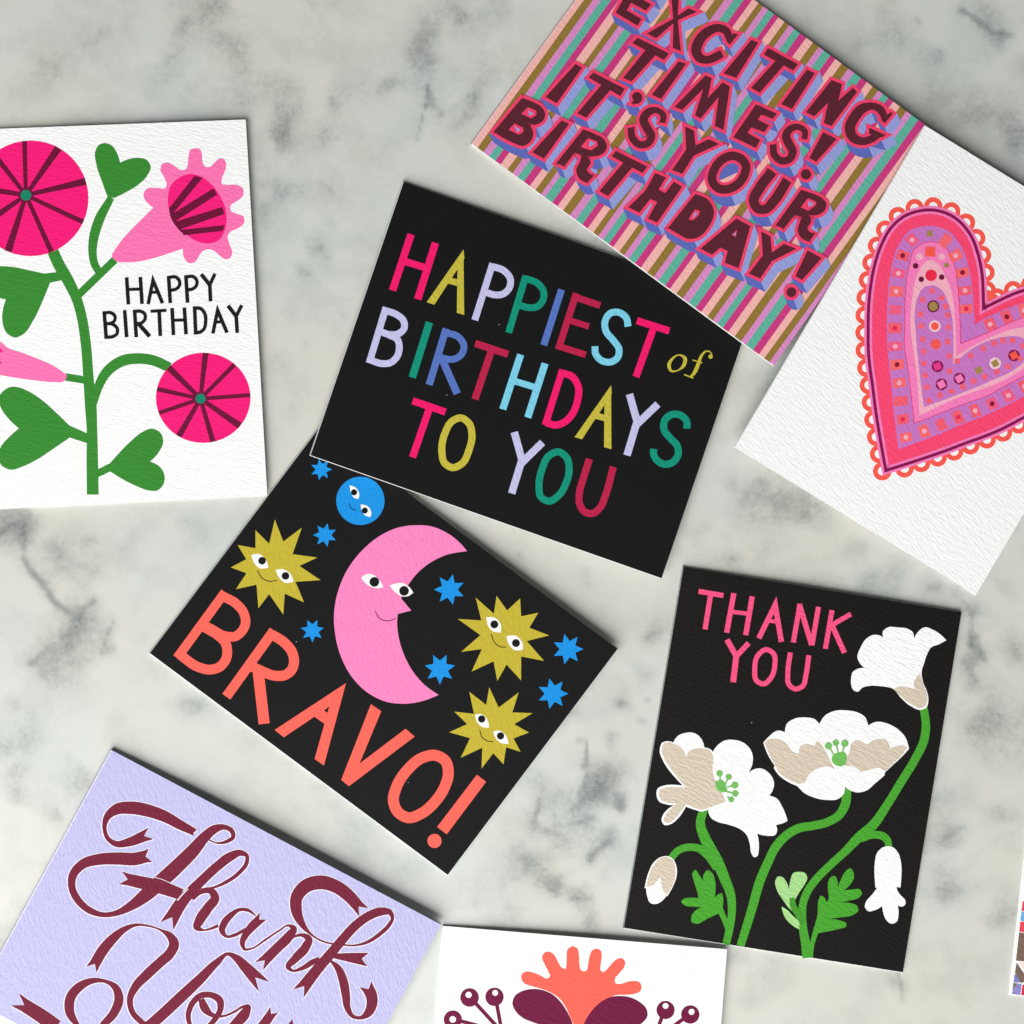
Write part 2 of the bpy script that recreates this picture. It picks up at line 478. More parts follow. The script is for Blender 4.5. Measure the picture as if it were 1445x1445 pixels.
def build_marble():
    inner = np.arange(-240, 1690, 4.0)
    left = np.linspace(-1900, -300, 24); right = np.linspace(1750, 3350, 24)
    xs = np.concatenate([left, inner, right]); n = len(xs)
    X, Y = np.meshgrid(xs, xs, indexing='ij')
    wx = (fbm(X, Y, 70, 3, 3) - 0.5) * 40 + (fbm(X, Y, 20, 13, 2) - 0.5) * 7
    wy = (fbm(X, Y, 70, 23, 3) - 0.5) * 40 + (fbm(X, Y, 20, 33, 2) - 0.5) * 7
    U, W = X + wx, Y + wy
    F = np.zeros_like(X)
    for bx, by, r, s in VEIN_BLOBS:
        m = (np.abs(X - bx) < 4*r + 60) & (np.abs(Y - by) < 4*r + 60)
        d2 = ((U[m] - bx)**2 + (W[m] - by)**2) / (r*r)
        F[m] += s * np.exp(-d2 * 0.9)
    U2, W2 = X + wx*0.22, Y + wy*0.22
    for line, wd, s in VEIN_LINES:
        D = np.full_like(X, 1e9)
        for a, b in zip(line[:-1], line[1:]):
            D = np.minimum(D, seg_dist(U2, W2, a, b))
        F += s * (1.35*np.exp(-(D/(wd*0.62))**2) + 0.35*np.exp(-(D/(wd*2.6))**2)) * (0.35 + 1.2*fbm(X, Y, 26, 71))
    mott = fbm(X, Y, 34, 51, 5)
    mott = np.clip((mott - 0.5) * 1.6 + 0.5, 0, 1)
    F *= 0.42 + 0.66 * mott
    big = fbm(U, W, 170, 91, 4)
    F += np.clip(big - 0.53, 0, 1) * 0.3 * (0.5 + mott)
    ridge = 1 - np.abs(2*fbm(U*0.8 + W*0.5, W, 230, 131, 4) - 1)
    F += np.clip(ridge - 0.93, 0, 1) * 0.9 * mott
    F += np.clip(fbm(U, W, 95, 211, 4) - 0.48, 0, 1) * 0.42 * (0.3 + 1.4*mott)
    F += (fbm(U, W, 55, 241, 5) - 0.45) * 0.28
    F = 0.80 * (1 - np.exp(-1.3 * np.clip(F - 0.01, 0, 3)))
    verts = np.zeros((n*n, 3))
    verts[:, 0] = ((X - 722.5) * PX).ravel(); verts[:, 1] = ((722.5 - Y) * PX).ravel()
    I = np.arange(n*n).reshape(n, n)
    f = np.stack([I[:-1, :-1], I[:-1, 1:], I[1:, 1:], I[1:, :-1]], -1).reshape(-1, 4)
    me = bpy.data.meshes.new("marble_worktop")
    me.vertices.add(n*n); me.vertices.foreach_set("co", verts.astype(np.float32).ravel())
    me.loops.add(f.size); me.loops.foreach_set("vertex_index", f.astype(np.int32).ravel())
    me.polygons.add(len(f)); me.polygons.foreach_set("loop_start", np.arange(0, f.size, 4, dtype=np.int32))
    me.update(calc_edges=True)
    at = me.attributes.new("vein", 'FLOAT', 'POINT')
    at.data.foreach_set("value", np.clip(F, 0, 1.5).astype(np.float32).ravel())
    o = bpy.data.objects.new("marble_worktop", me)
    o["kind"] = "structure"; o["label"] = "pale grey veined marble worktop under the cards"
    COL.objects.link(o)
    m = bpy.data.materials.new("marble"); m.use_nodes = True
    nt = m.node_tree; b = nt.nodes["Principled BSDF"]
    A = nt.nodes.new("ShaderNodeAttribute"); A.attribute_name = "vein"
    tc = nt.nodes.new("ShaderNodeTexCoord")
    def noise(scale, det, rough=0.55, dist=0.0):
        q = nt.nodes.new("ShaderNodeTexNoise")
        q.inputs["Scale"].default_value = scale; q.inputs["Detail"].default_value = det
        q.inputs["Roughness"].default_value = rough; q.inputs["Distortion"].default_value = dist
        nt.links.new(tc.outputs["Object"], q.inputs["Vector"])
        return q
    def math_(op, a, bb, c=None):
        q = nt.nodes.new("ShaderNodeMath"); q.operation = op
        for i, v in enumerate((a, bb, c)):
            if v is None: continue
            if isinstance(v, (int, float)): q.inputs[i].default_value = v
            else: nt.links.new(v, q.inputs[i])
        return q.outputs[0]
    fine = noise(480, 5, 0.56, 0.5)
    mid = noise(110, 4, 0.6, 0.6)
    v = math_('MULTIPLY', A.outputs["Fac"], math_('MULTIPLY_ADD', fine.outputs["Fac"], 0.9, 0.52))
    v = math_('ADD', v, math_('MULTIPLY', math_('SUBTRACT', mid.outputs["Fac"], 0.5), 0.22))
    v = math_('ADD', v, math_('MULTIPLY', math_('SUBTRACT', fine.outputs["Fac"], 0.5), 0.11))
    # hairline filaments where the stone is veined
    for sc_, dist, lo, amt in ((75, 1.2, 0.95, 0.16), (170, 0.8, 0.94, 0.12)):
        q = noise(sc_, 3, 0.55, dist)
        r = math_('SUBTRACT', 1.0, math_('ABSOLUTE', math_('MULTIPLY_ADD', q.outputs["Fac"], 2.0, -1.0), 0.0))
        mr = nt.nodes.new("ShaderNodeMapRange"); mr.interpolation_type = 'SMOOTHSTEP'
        mr.inputs["From Min"].default_value = lo; mr.inputs["From Max"].default_value = 1.0
        nt.links.new(r, mr.inputs["Value"])
        v = math_('ADD', v, math_('MULTIPLY', math_('MULTIPLY', mr.outputs["Result"], amt), A.outputs["Fac"]))
    cr = nt.nodes.new("ShaderNodeValToRGB")
    el = cr.color_ramp.elements
    el[0].position = 0.0; el[0].color = rgb('#D8D8D2', 0.85)
    el[1].position = 1.0; el[1].color = rgb('#6D6F70', 0.80)
    e = el.new(0.18); e.color = rgb('#C9CBC5', 0.85)
    e = el.new(0.42); e.color = rgb('#A9ABA8', 0.85)
    e = el.new(0.7); e.color = rgb('#8C8F90', 0.85)
    nt.links.new(v, cr.inputs["Fac"])
    # warm and cool drifts in the stone, and a few pale crystals
    drift = noise(14, 2)
    mixc = nt.nodes.new("ShaderNodeMix"); mixc.data_type = 'RGBA'; mixc.blend_type = 'MULTIPLY'
    mixc.inputs[0].default_value = 1.0
    dr = nt.nodes.new("ShaderNodeValToRGB")
    dr.color_ramp.elements[0].position = 0.38; dr.color_ramp.elements[0].color = (0.95, 0.985, 1.0, 1)
    dr.color_ramp.elements[1].position = 0.62; dr.color_ramp.elements[1].color = (1.0, 0.99, 0.95, 1)
    nt.links.new(drift.outputs["Fac"], dr.inputs["Fac"])
    nt.links.new(cr.outputs["Color"], mixc.inputs[6]); nt.links.new(dr.outputs["Color"], mixc.inputs[7])
    vo = nt.nodes.new("ShaderNodeTexVoronoi"); vo.inputs["Scale"].default_value = 42
    nt.links.new(tc.outputs["Object"], vo.inputs["Vector"])
    sp = math_('LESS_THAN', vo.outputs["Distance"], 0.022)
    sep = nt.nodes.new("ShaderNodeSeparateColor"); nt.links.new(vo.outputs["Color"], sep.inputs[0])
    sp = math_('MULTIPLY', sp, math_('GREATER_THAN', sep.outputs[0], 0.72))
    mix2 = nt.nodes.new("ShaderNodeMix"); mix2.data_type = 'RGBA'
    nt.links.new(math_('MULTIPLY', sp, 0.8), mix2.inputs[0])
    nt.links.new(mixc.outputs[2], mix2.inputs[6]); mix2.inputs[7].default_value = (0.86, 0.86, 0.84, 1)
    nt.links.new(mix2.outputs[2], b.inputs["Base Color"])
    b.inputs["Roughness"].default_value = 0.30
    b.inputs["Specular IOR Level"].default_value = 0.45
    b.inputs["Subsurface Weight"].default_value = 0.0
    me.materials.append(m)
build_marble()

TABLE = [(0, 0, 0), (1445, 0, 0), (0, 1445, 0)]
WHITE, BLACK = '#FDFDFC', '#151516'

# ------------------------------------------------------------------ white card, pink flowers, HAPPY BIRTHDAY
def card_flowers():
    c = Card("greeting_card", "white birthday card with pink spoked flowers and heart-shaped green leaves",
             [(-62, 184), (346.8, 168.6), (377.2, 699.3), (-31, 720)], TABLE, 'left', 0.9, 2.6, 14, None, spine='#FCFCFC', bump=0.31)
    a1, a2, a3, a4, a5, a6 = Z(0,160,240), Z(150,160,240), Z(0,360,240), Z(150,360,240), Z(0,500,240), Z(150,500,240)
    GREEN, HOT, BURG, PINK, TEAL = '#3A8C33', '#FB1C7C', '#6E1238', '#FF78B6', '#17866A'
    c.add("stem", GREEN, 2, [V(a3, "430 -75 95 500 80 98 580 220 96 650 370 86 695 530 85 725 720 86 752 1050 88 772 1300 98 780 1450 90 784 1750 98 788 2035 100"),
        V(a1, "943 717 58 842 905 84 795 1065 80 786 1180 70 803 1280 66 838 1345 62"),
        L(a3, "975 40 655 350", 66), L(a3, "555 1035 730 1064", 64),
        V(a3, "780 1340 40 800 1240 62 832 1130 74 905 995 86 1045 897 92 1170 879 90 1290 892 88 1440 955 84")])
    for t, z in (("915 715c 870 590 820 440 810 320 840 268 890 253 950 275 990 330 1020 420c 1080 393 1170 378 1245 395 1280 455 1250 530 1170 610 1070 670 975 718c", a1),
              ("375 157c 250 130 100 100 0 95 -110 110 -170 200 -120 310 -40 355 50 375c 25 460 20 560 60 665 130 700 200 670 280 560 370 370 425 235c 540 210c 490 144c", a3),
              ("592 607c 480 500 370 400 260 325 160 282 95 277 30 310 -15 375 5 450 70 545 160 630c 80 700 10 780 -20 860 10 940 90 980 200 950 330 885 450 805 592 708c 745 757c 745 674c", a5),
              ("828 978c 935 925c 1010 840 1120 730 1210 660 1290 632 1360 665 1387 740 1350 830 1275 912c 1350 950 1395 1020 1390 1100 1340 1155 1270 1158 1150 1115 1030 1055 937 995c 828 1048c", a5)):
        c.add("leaf", GREEN, 3, [G(z, t)])
    def wheel(z, cx, cy, rx, ry, sx, sy, spokes, rc):
        f = c.add("round_flower", HOT, 4, [EL(z, cx, cy, rx, ry)])
        for ex, ey, w in spokes:
            # carry each spoke out to the rim
            dx, dy = ex - sx, ey - sy
            A = (dx/rx)**2 + (dy/ry)**2; B = 2*((sx-cx)*dx/rx**2 + (sy-cy)*dy/ry**2); D = ((sx-cx)/rx)**2 + ((sy-cy)/ry)**2 - 1
            t = (-B + math.sqrt(B*B - 4*A*D)) / (2*A) * 0.995
            p = [z.p(sx, sy), z.p(sx + dx*t, sy + dy*t)]
            c.add("spoke", BURG, 5, [('rib', p, [34*z.s, w*z.s], False)], f)
        c.add("flower_ring", BURG, 6, [EL(z, sx, sy, rc + 16)], f)
        c.add("flower_centre", TEAL, 7, [EL(z, sx, sy, rc)], f)
    wheel(a1, 259, 722, 492, 491, 220, 695, [(208,238,40),(505,280,64),(740,575,60),(690,915,42),(425,1150,44),(60,1200,64),(0,848,62),(0,660,58),(0,412,46)], 45)
    wheel(a4, 823, 1213, 402, 383, 800, 1220, [(842,845,50),(1095,925,38),(1222,1190,34),(1130,1447,58),(905,1581,46),(625,1523,52),(452,1340,34),(440,1140,38),(540,965,55)], 42)
    f = c.add("trumpet_flower", PINK, 4, [G(a2, "50 1222 100 1120 200 1000 310 890 400 800c 340 750 315 690 345 640 430 635 505 632 512 600 490 540 460 480 475 430 520 418 580 450 640 485 675 475 690 440 698 370 715 310 750 298 790 302 810 340 818 420 835 450 870 458 905 435 950 390 990 385 1015 420 1010 480 980 560 980 600 1020 608 1110 610 1160 640 1160 700 1110 745 1055 785 1055 825 1110 855 1165 880 1170 930 1120 975 1050 1010 1030 1045 1045 1110 1068 1180 1055 1225 1015 1240 965 1210 920 1170 870 1155 820 1170 785 1215 750 1265 700 1270 665 1235 650 1150c 560 1180 400 1230 250 1262 150 1265 95 1260")])
    c.add("flower_throat", '#FB1F80', 5, [G(a2, "530 800 525 700 550 610 620 545 720 515 810 540 900 610 970 710 1010 800 1022 900 1000 1010 950 1080 870 1105 780 1090 700 1045 630 980 570 900")], f)
    for t in ("750 530 818 548 562 858 535 805", "910 637 942 690 590 915 550 860", "985 795 1003 855 630 985 585 920", "1005 950 990 998 660 1035 625 990"):
        c.add("spoke", BURG, 6, [PG(a2, t)], f)
    c.add("throat_band", BURG, 7, [G(a2, "530 785c 560 850 595 915 640 985 668 1036c 600 970 550 890")], f)  # printed burgundy band joining the inner ends of the bars
    f = c.add("trumpet_flower", PINK, 4, [G(a3, "0 735 60 785 200 835 350 895 450 940 520 985 568 1030 545 1068 440 1078 300 1065 150 1045 0 1020 -140 1000 -190 850 -120 720")])
    c.add("flower_throat", HOT, 5, [PG(a3, "-60 770 5 795 30 820 -5 828 -60 820"), PG(a3, "-60 890 -5 898 18 915 -5 930 -60 925")], f)
    INK, w = '#191919', 31
    let = [
        [L(a4,"172 190 187 420",w), L(a4,"288 187 303 415",w), L(a4,"180 293 298 290",25)],
        [L(a4,"355 417 396 215 477 410",30), L(a4,"378 318 440 315",24)],
        [L(a4,"528 178 543 408",w), C(a4,"530 190 590 188 622 225 616 268 580 294 536 298",28)],
        [L(a4,"675 173 690 405",w), C(a4,"677 185 740 185 769 220 763 263 728 290 682 295",28)],
        [L(a4,"806 163 878 255",32), L(a4,"922 160 878 255",30), L(a4,"878 245 885 393",w)],
        [L(a3,"884 478 902 712",w), C(a3,"885 492 940 490 976 520 972 558 940 580 895 586",27), C(a3,"895 582 960 590 996 628 992 670 955 694 898 698",28)],
        [L(a3,"1058 468 1075 698",w)],
        [L(a4,"239 465 254 698",w), C(a4,"240 480 290 478 326 502 328 545 300 576 246 584",28), L(a4,"268 578 368 692",34)],
        [L(a4,"375 478 510 470",26), L(a4,"448 470 458 688",w)],
        [L(a4,"558 451 570 680",w), L(a4,"662 447 677 674",w), L(a4,"562 555 670 552",25)],
        [L(a4,"749 436 759 676",w), C(a4,"750 450 800 455 836 500 843 570 828 630 798 654 754 660",29)],
        [L(a4,"905 667 945 470 1025 660",30), L(a4,"925 570 985 567",24)],
        [L(a4,"1033 430 1102 520",32), L(a4,"1150 427 1103 520",30), L(a4,"1102 510 1112 661",w)],
    ]
    for s in let: c.add("letter", INK, 8, s)
card_flowers()

# ------------------------------------------------------------------ black card with a moon, suns and stars, BRAVO!
def card_bravo():
    c = Card("greeting_card", "black card with pink crescent moon, golden suns and the coral word BRAVO!",
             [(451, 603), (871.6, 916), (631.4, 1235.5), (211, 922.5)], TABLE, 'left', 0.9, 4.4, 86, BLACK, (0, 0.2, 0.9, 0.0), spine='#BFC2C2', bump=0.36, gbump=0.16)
    c1, c2, c3, c4, c5, c6 = Z(200,620,300), Z(440,620,300), Z(600,780,300), Z(210,800,300), Z(430,950,300), Z(440,720,300)
    CORAL, PINK, BLUE, GOLD = '#FF6A5C', '#FC8AC4', '#1B96E8', '#C8B63A'
    for s in (
        [L(c4,"518 172 192 619",62), C(c4,"505 200 590 247 647 318 657 385 630 440 588 472 520 470 420 420 355 388",64), C(c4,"350 395 405 425 470 465 522 520 533 565 523 630 480 680 415 698 335 680 212 597",66)],
        [L(c4,"850 432 527 882",66), C(c4,"836 460 920 513 975 583 987 645 970 700 925 735 862 740 750 700 690 672",68), L(c4,"741 690 784 1066",75)],
        [PG(c4,"1340 790 1300 900 918 1158 855 1108"), PG(c4,"1340 790 1190 1350 1127 1305 1235 920"), PG(c4,"1150 985 1180 968 1222 998 1196 1068 1122 1016")],
        [PG(c5,"450 210 520 258 372 615 300 768 248 725"), PG(c5,"685 378 748 430 300 768 290 700 372 615")],
        [C(c5,"885 558 955 595 976 680 950 775 880 880 790 955 705 982 635 945 603 870 625 770 700 655 795 577",74,True)],
        [PG(c5,"1170 690 1233 738 965 1095 900 1045")],
        [EL(c5,882,1140,48)]):
        c.add("letter", CORAL, 2, s)
    m = c.add("moon", PINK, 2, [G(c6,"1055 278c 1000 215 920 155 820 112 700 102 580 120 470 170 350 265 250 390 185 530 152 690 160 850 200 1000 270 1130 380 1240 500 1300 640 1315 760 1295 862 1255c 770 1190 690 1100 630 990 592 870 580 760 585 705c 676 682c 608 600c 620 560 655 508c 720 425 800 360 920 302 1055 278")])
    def face(par, z, eyes, pupils, r, mouth, mc):
        for e in eyes: c.add("eye", '#FDFDFC', 4, [G(z, e)], par)
        for x, y in pupils: c.add("pupil", '#161616', 5, [EL(z, x, y, r)], par)
        c.add("smile", mc, 4, [C(z, mouth, 6)], par)
    face(m, c6, ("335 460c 370 435 410 435 450 465 488 522c 440 530 390 515", "527 512c 570 498 620 495 660 520 690 560c 650 585 610 585 565 555"), ((425,487),(627,548)), 33, "430 685 460 735 510 752 550 745 570 733", '#7A2456')
    p = c.add("planet", BLUE, 2, [EL(c2,330,418,164)])
    face(p, c2, ("258 312c 300 330 322 370 318 405c 285 395 265 360", "333 442c 380 455 405 500 398 528c 360 515 340 485"), ((287,360),(360,484)), 21, "255 435 265 465 300 485", '#0D3F70')
    for z, x, y, R_, a in ((c1,1220,205,74,0),(c1,1245,650,82,180),(c1,1160,1300,80,90),(c3,165,250,106,180),(c3,100,790,106,90),(c3,970,655,106,0),(c3,868,958,106,0)):
        c.add("star", BLUE, 2, [STAR(z, x, y, R_, R_*0.53, 7, a)])
    s = c.add("sun", GOLD, 2, [PG(c1,"905 545 962 695 1088 600 1025 780 1193 803 1072 860 1215 957 1045 968 1103 1108 972 1048 962 1190 866 1052 793 1148 780 988 640 1018 712 910 605 870 710 815 652 718 773 740 773 617 866 710")])
    face(s, c1, ("745 785c 800 780 845 820 860 872c 800 875 765 840", "910 888c 960 882 1010 915 1033 965c 975 975 935 940"), ((818,825),(977,928)), 26, "785 890 820 945 870 965 920 958", '#3A3012')
    s = c.add("sun", GOLD, 2, [PG(c3,"485 293 557 392 645 310 652 432 768 408 708 510 842 562 690 600 808 735 652 705 652 868 553 760 490 872 465 738 315 808 385 655 245 673 375 560 222 450 382 460 343 305 467 415")])
    face(s, c3, ("415 440c 470 440 510 480 515 543c 455 530 425 490", "553 568c 610 562 655 600 665 658c 610 662 570 625"), ((470,487),(617,614)), 27, "450 552 465 600 505 638 550 642", '#3A3012')
    s = c.add("sun", GOLD, 2, [PG(c3,"435 915 500 1052 635 950 592 1085 730 1090 605 1165 705 1222 600 1262 648 1353 550 1322 532 1438 463 1362 383 1467 388 1325 242 1393 305 1260 163 1220 285 1165 198 1080 332 1095 300 945 415 1035")])
    face(s, c3, ("338 1100c 390 1100 425 1140 433 1190c 380 1180 350 1145", "462 1215c 510 1210 550 1245 567 1298c 510 1290 480 1260"), ((384,1130),(512,1245)), 25, "370 1208 385 1250 420 1278 460 1285", '#3A3012')
card_bravo()

# ------------------------------------------------------------------ black card with coloured lettering
def card_happiest():
    c = Card("greeting_card", "black card lettered in many colours, resting on the corner of the moon card",
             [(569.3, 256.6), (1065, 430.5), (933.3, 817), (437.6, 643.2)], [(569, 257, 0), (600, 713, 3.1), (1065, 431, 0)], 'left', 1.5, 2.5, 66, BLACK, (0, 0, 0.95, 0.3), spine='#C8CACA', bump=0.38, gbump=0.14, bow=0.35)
    b1, b2, b3, b4 = Z(480,240,300), Z(780,320,300), Z(420,500,300), Z(690,540,300)
    PK, OL, LI, TE, BL, CR, SK = '#FA1A70', '#CABD42', '#CBC8F0', '#10967B', '#5A78C6', '#C0224C', '#80D4EE'
    w = 50
    for col, s in (
        (PK, [L(b1,"482 437 356 818",w), L(b1,"648 495 527 878",w), L(b1,"445 622 592 668",48)]),
        (OL, [PG(b1,"838 540 845 600 640 915 588 898"), PG(b1,"838 540 843 985 793 970 798 640"), PG(b1,"748 730 798 742 798 788 718 768")]),
        (LI, [L(b1,"1037 635 915 1020",46), C(b1,"1032 655 1110 682 1156 738 1150 800 1105 843 1050 848 985 828",46)]),
        (TE, [L(b1,"1262 718 1145 1106",46), C(b1,"1258 738 1335 765 1383 825 1378 885 1335 930 1275 934 1210 915",46)]),
        (BL, [L(b1,"1505 812 1384 1190",47)]),
        (CR, [L(b2,"160 452 38 832",46), L(b2,"140 474 322 535",46), L(b2,"95 630 246 678",42), L(b2,"28 808 224 870",44)]),
        (SK, [C(b2,"512 678 500 620 450 582 395 586 356 640 362 710 410 770 450 830 440 890 390 920 330 908 290 860 287 812",46)]),
        (PK, [L(b2,"572 638 792 708",48), L(b2,"690 675 566 1020",48)]),
        (OL, [V(b2,"790 945 25 815 895 16 860 871 9 899 895 24 891 940 24 850 976 9 805 980 16",True)]),
        (OL, [V(b2,"1082 870 8 1066 848 9 1040 847 11 1014 872 17 990 930 24 964 990 24 934 1024 12"), EL(b2,1073,882,15), L(b2,"950 905 1016 925",8), L(b2,"893 1004 956 1029",9)]),
        (LI, [L(b1,"312 932 197 1312",46), C(b1,"305 955 380 980 432 1027 435 1075 395 1113 340 1118 258 1092",46), C(b1,"330 1120 388 1150 402 1210 385 1270 340 1310 290 1316 195 1287",46)]),
        (TE, [L(b1,"607 1035 490 1410",w)]),
        (BL, [L(b1,"720 1077 605 1460",48), C(b1,"713 1105 800 1132 840 1187 830 1245 780 1283 720 1284 660 1262",46), L(b1,"690 1280 796 1520",50)]),
        (CR, [L(b1,"918 1178 1141 1252",48), L(b1,"1032 1215 916 1558",48)]),
        (SK, [L(b1,"1227 1254 1105 1626",48), L(b1,"1393 1314 1275 1682",48), L(b1,"1178 1432 1330 1478",44)]),
        (PK, [L(b4,"500 -88 382 288",46), C(b4,"495 -66 562 -44 606 25 600 130 563 218 513 268 455 288 385 270",48)]),
        (OL, [PG(b4,"830 18 835 75 632 385 582 370"), PG(b4,"830 18 832 452 782 438 785 110"), PG(b4,"740 205 785 218 785 262 705 240")]),
        (LI, [L(b4,"955 78 1008 268",50), L(b4,"1148 146 1003 285",50), L(b4,"1008 260 938 494",50)]),
        (TE, [C(b4,"1345 312 1345 265 1300 220 1245 216 1195 255 1190 320 1230 375 1280 430 1285 490 1250 540 1200 555 1145 530 1118 480 1120 450",48)]),
        (PK, [L(b3,"782 316 1005 392",48), L(b3,"900 355 781 700",48)]),
        (OL, [C(b3,"1110 432 1165 470 1185 550 1165 650 1120 740 1050 770 1000 740 980 660 1000 540 1050 455",48,True)]),
        (LI, [L(b4,"172 336 225 528",50), L(b4,"364 406 220 548",50), L(b4,"225 522 154 753",50)]),
        (TE, [C(b4,"470 470 525 505 545 585 525 680 475 765 410 805 355 780 340 700 360 590 410 495",48,True)]),
        (CR, [C(b4,"683 518 640 655 614 750 615 820 650 878 705 889 758 845 792 765 845 572",48)])):
        c.add("letter", col, 2, s)
card_happiest()

# ------------------------------------------------------------------ black card with white poppies, THANK YOU
def card_poppies():
    c = Card("greeting_card", "black thank-you card with white poppies on green stems",
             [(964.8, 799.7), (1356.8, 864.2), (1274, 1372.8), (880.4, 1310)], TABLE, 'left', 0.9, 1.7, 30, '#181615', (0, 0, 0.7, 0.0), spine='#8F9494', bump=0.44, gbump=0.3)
    d1, d2, d3, d4, d5, d6 = Z(900,780,300), Z(1090,820,300), Z(870,1000,260), Z(870,1140,260), Z(1060,1120,260), Z(1060,980,260)
    PK, BE, GR, LG, MG, WH = '#FB5686', '#D8CAB6', '#4AA530', '#A9DC8E', '#74BE5E', '#FEFEFE'
    w = 35
    for s in (
        [L(d1,"413 262 582 291",34), L(d1,"497 275 457 521",w)],
        [L(d1,"653 275 604 543",36), L(d1,"778 296 734 560",36), L(d1,"630 400 760 416",28)],
        [L(d1,"822 582 934 355 976 606",36), L(d1,"880 460 948 470",26)],
        [L(d1,"1103 346 1057 610",34), L(d1,"1098 350 1182 628",36), L(d1,"1228 368 1184 629",34)],
        [L(d2,"405 198 360 460",34), L(d2,"533 224 405 298",33), L(d2,"400 290 490 488",36)],
        [L(d1,"606 590 670 705",38), L(d1,"754 614 668 705",36), L(d1,"671 690 648 880",40)],
        [C(d1,"875 658 925 690 932 760 905 850 855 892 808 870 795 790 815 700",34,True)],
        [C(d1,"1037 678 1020 820 1027 895 1070 926 1122 905 1143 830 1162 697",34)]):
        c.add("letter", PK, 2, s)
    c.add("stem", GR, 2, [V(d6,"1350 90 62 1370 250 66 1355 360 68 1290 500 66 1180 680 66 1070 860 66 950 1030 76 850 1115 76 740 1228 64 620 1338 62 520 1438 62 440 1548 62 405 1648 60 400 1738 62 410 1858 66 428 1958 72 440 2066 80"),
        V(d5,"860 350 62 960 322 60 1030 332 62 1070 370 58 1080 420 50")])
    c.add("stem", GR, 3, [V(d6,"748 720 75 735 870 72 690 945 68 600 1000 66 480 1030 66 370 1050 68 270 1110 70 190 1200 70 130 1320 70 74 1449 72 4 1689 70 -84 1972 62")])
    c.add("stem", GR, 2, [V(d4,"694 -20 62 658 130 72 690 230 82 740 330 90 790 420 88 850 560 80 895 680 70 905 780 64 900 870 60 880 980 60 859 1072 58"), V(d4,"425 400 56 480 337 56 560 309 58 640 317 60 720 372 70 790 470 70")])
    c.add("leaf", GR, 3, [G(d4,"598 505 615 487 645 520 680 578c 685 520 715 488 750 510 772 570 770 705c 795 680 825 670 835 700 832 780c 855 840 880 900c 865 985c 845 930 800 828c 720 865 620 908 590 895 588 850 620 805 668 778c 600 775 530 762 508 737 530 712 580 705 645 708c 625 630 605 570")])
    c.add("leaf", GR, 4, [G(d5,"484 1286c 495 1190 525 1095c 600 1080 690 1060 745 1040 745 1015 700 995 605 980c 700 970 800 950 840 915 830 880 780 858 690 853c 760 840 850 810 870 780 850 750 800 750 725 760c 770 720 805 660 800 610 775 585 740 610 710 660 680 735c 675 680 655 645 630 650 605 690 603 760 608 820 590 855c 570 810 545 800 530 830 520 950 490 1060 462 1170c 440 1280c")])
    c.add("leaf", LG, 5, [G(d5,"190 680 210 650 245 655 275 690 298 750c 305 690 335 620 380 612 425 625 440 660 420 710 380 770 345 830c 340 880 320 920c 290 890c 240 820 200 750"), G(d5,"238 885c 280 910 330 960 378 1000c 378 1065c 320 1030 265 970")])
    c.add("stem", '#459B2E', 6, [V(d5,"320 815 40 330 880 50 370 950 50 405 1020 40")])
    def stamens(par, z, body, dots):
        c.add("flower_centre", MG, 7, [G(z, body)], par)
        for x, y, r, ex, ey in dots:
            c.add("stamen", '#7CBF66', 8, [EL(z, x, y, r), L(z, f"{x} {y} {ex} {ey}", 13)], par)
    f = c.add("poppy", WH, 5, [G(d2,"535 660 545 620 575 598 625 590c 595 560 578 520 600 450 640 390 690 365 730 370 752 385c 752 340 790 313 850 315 920 325 955 350 962 390c 990 345 1030 315 1100 335 1182 402c 1130 430 1080 450 1050 500 1030 560 1015 610 1025 690 1050 750 1060 810 1045 860 1010 875 940 850 880 800 815 730 740 715 660 712 610 725 580 752 550 740 535 700")])
    c.add("petal_beige", BE, 6, [G(d2,"825 735c 860 718 920 722 968 735c 960 700 975 660 1000 628c 1010 650 1025 700 1045 750 1053 810 1038 850 1010 862 950 840 880 790")], f)  # beige ink: the poppies are printed in white and beige
    c.add("bud", WH, 5, [G(d5,"1040 418 990 460 970 540 968 650 975 738c 990 735c 950 790 900 850 892 890 920 922 965 915 1028 882c 1035 930 1060 990 1100 1020 1140 1005 1155 950 1150 875c 1185 885 1210 865 1205 830 1175 800 1145 755 1140 730c 1170 738c 1178 650 1175 540 1150 460 1110 420 1075 412")])
    f = c.add("poppy", WH, 5, [G(d6,"95 378c 150 320 200 285 265 295c 280 230 340 190 430 180 500 195 535 232c 580 165 650 130 750 125 830 140 890 175 918 243c 980 215 1060 225 1140 265 1205 330 1238 425c 1190 480 1120 545 1050 610c 1045 635c 980 690 900 755 830 768 770 750 735 725c 730 770 680 820 600 828 500 810 420 775 362 718c 280 680 210 625 177 575c 185 560c 130 470")])
    c.add("petal_beige", BE, 6, [G(d6,"105 382c 130 355 180 347 235 355 290 400 330 450 375 470c 378 420 400 395 450 390 500 400 515 365 535 375 570 420 600 480 655 590c 600 565 540 575 480 605 440 650 425 690c 370 703c 285 662 222 615 192 562c 146 480")], f)
    c.add("petal_beige", BE, 6, [G(d6,"745 500c 770 450 790 380 830 357 870 370 905 395c 950 365 1000 350 1050 352 1080 385 1088 425c 1140 405 1180 400 1225 415c 1180 480 1110 545 1050 604c 1010 580 930 590 860 610c 820 575 780 560 735 560")], f)
    stamens(f, d6, "640 480 680 455 740 460 750 490 735 550 695 565 655 550 630 510", ((607,403,29,648,475),(665,378,26,682,455),(735,383,29,716,455)))
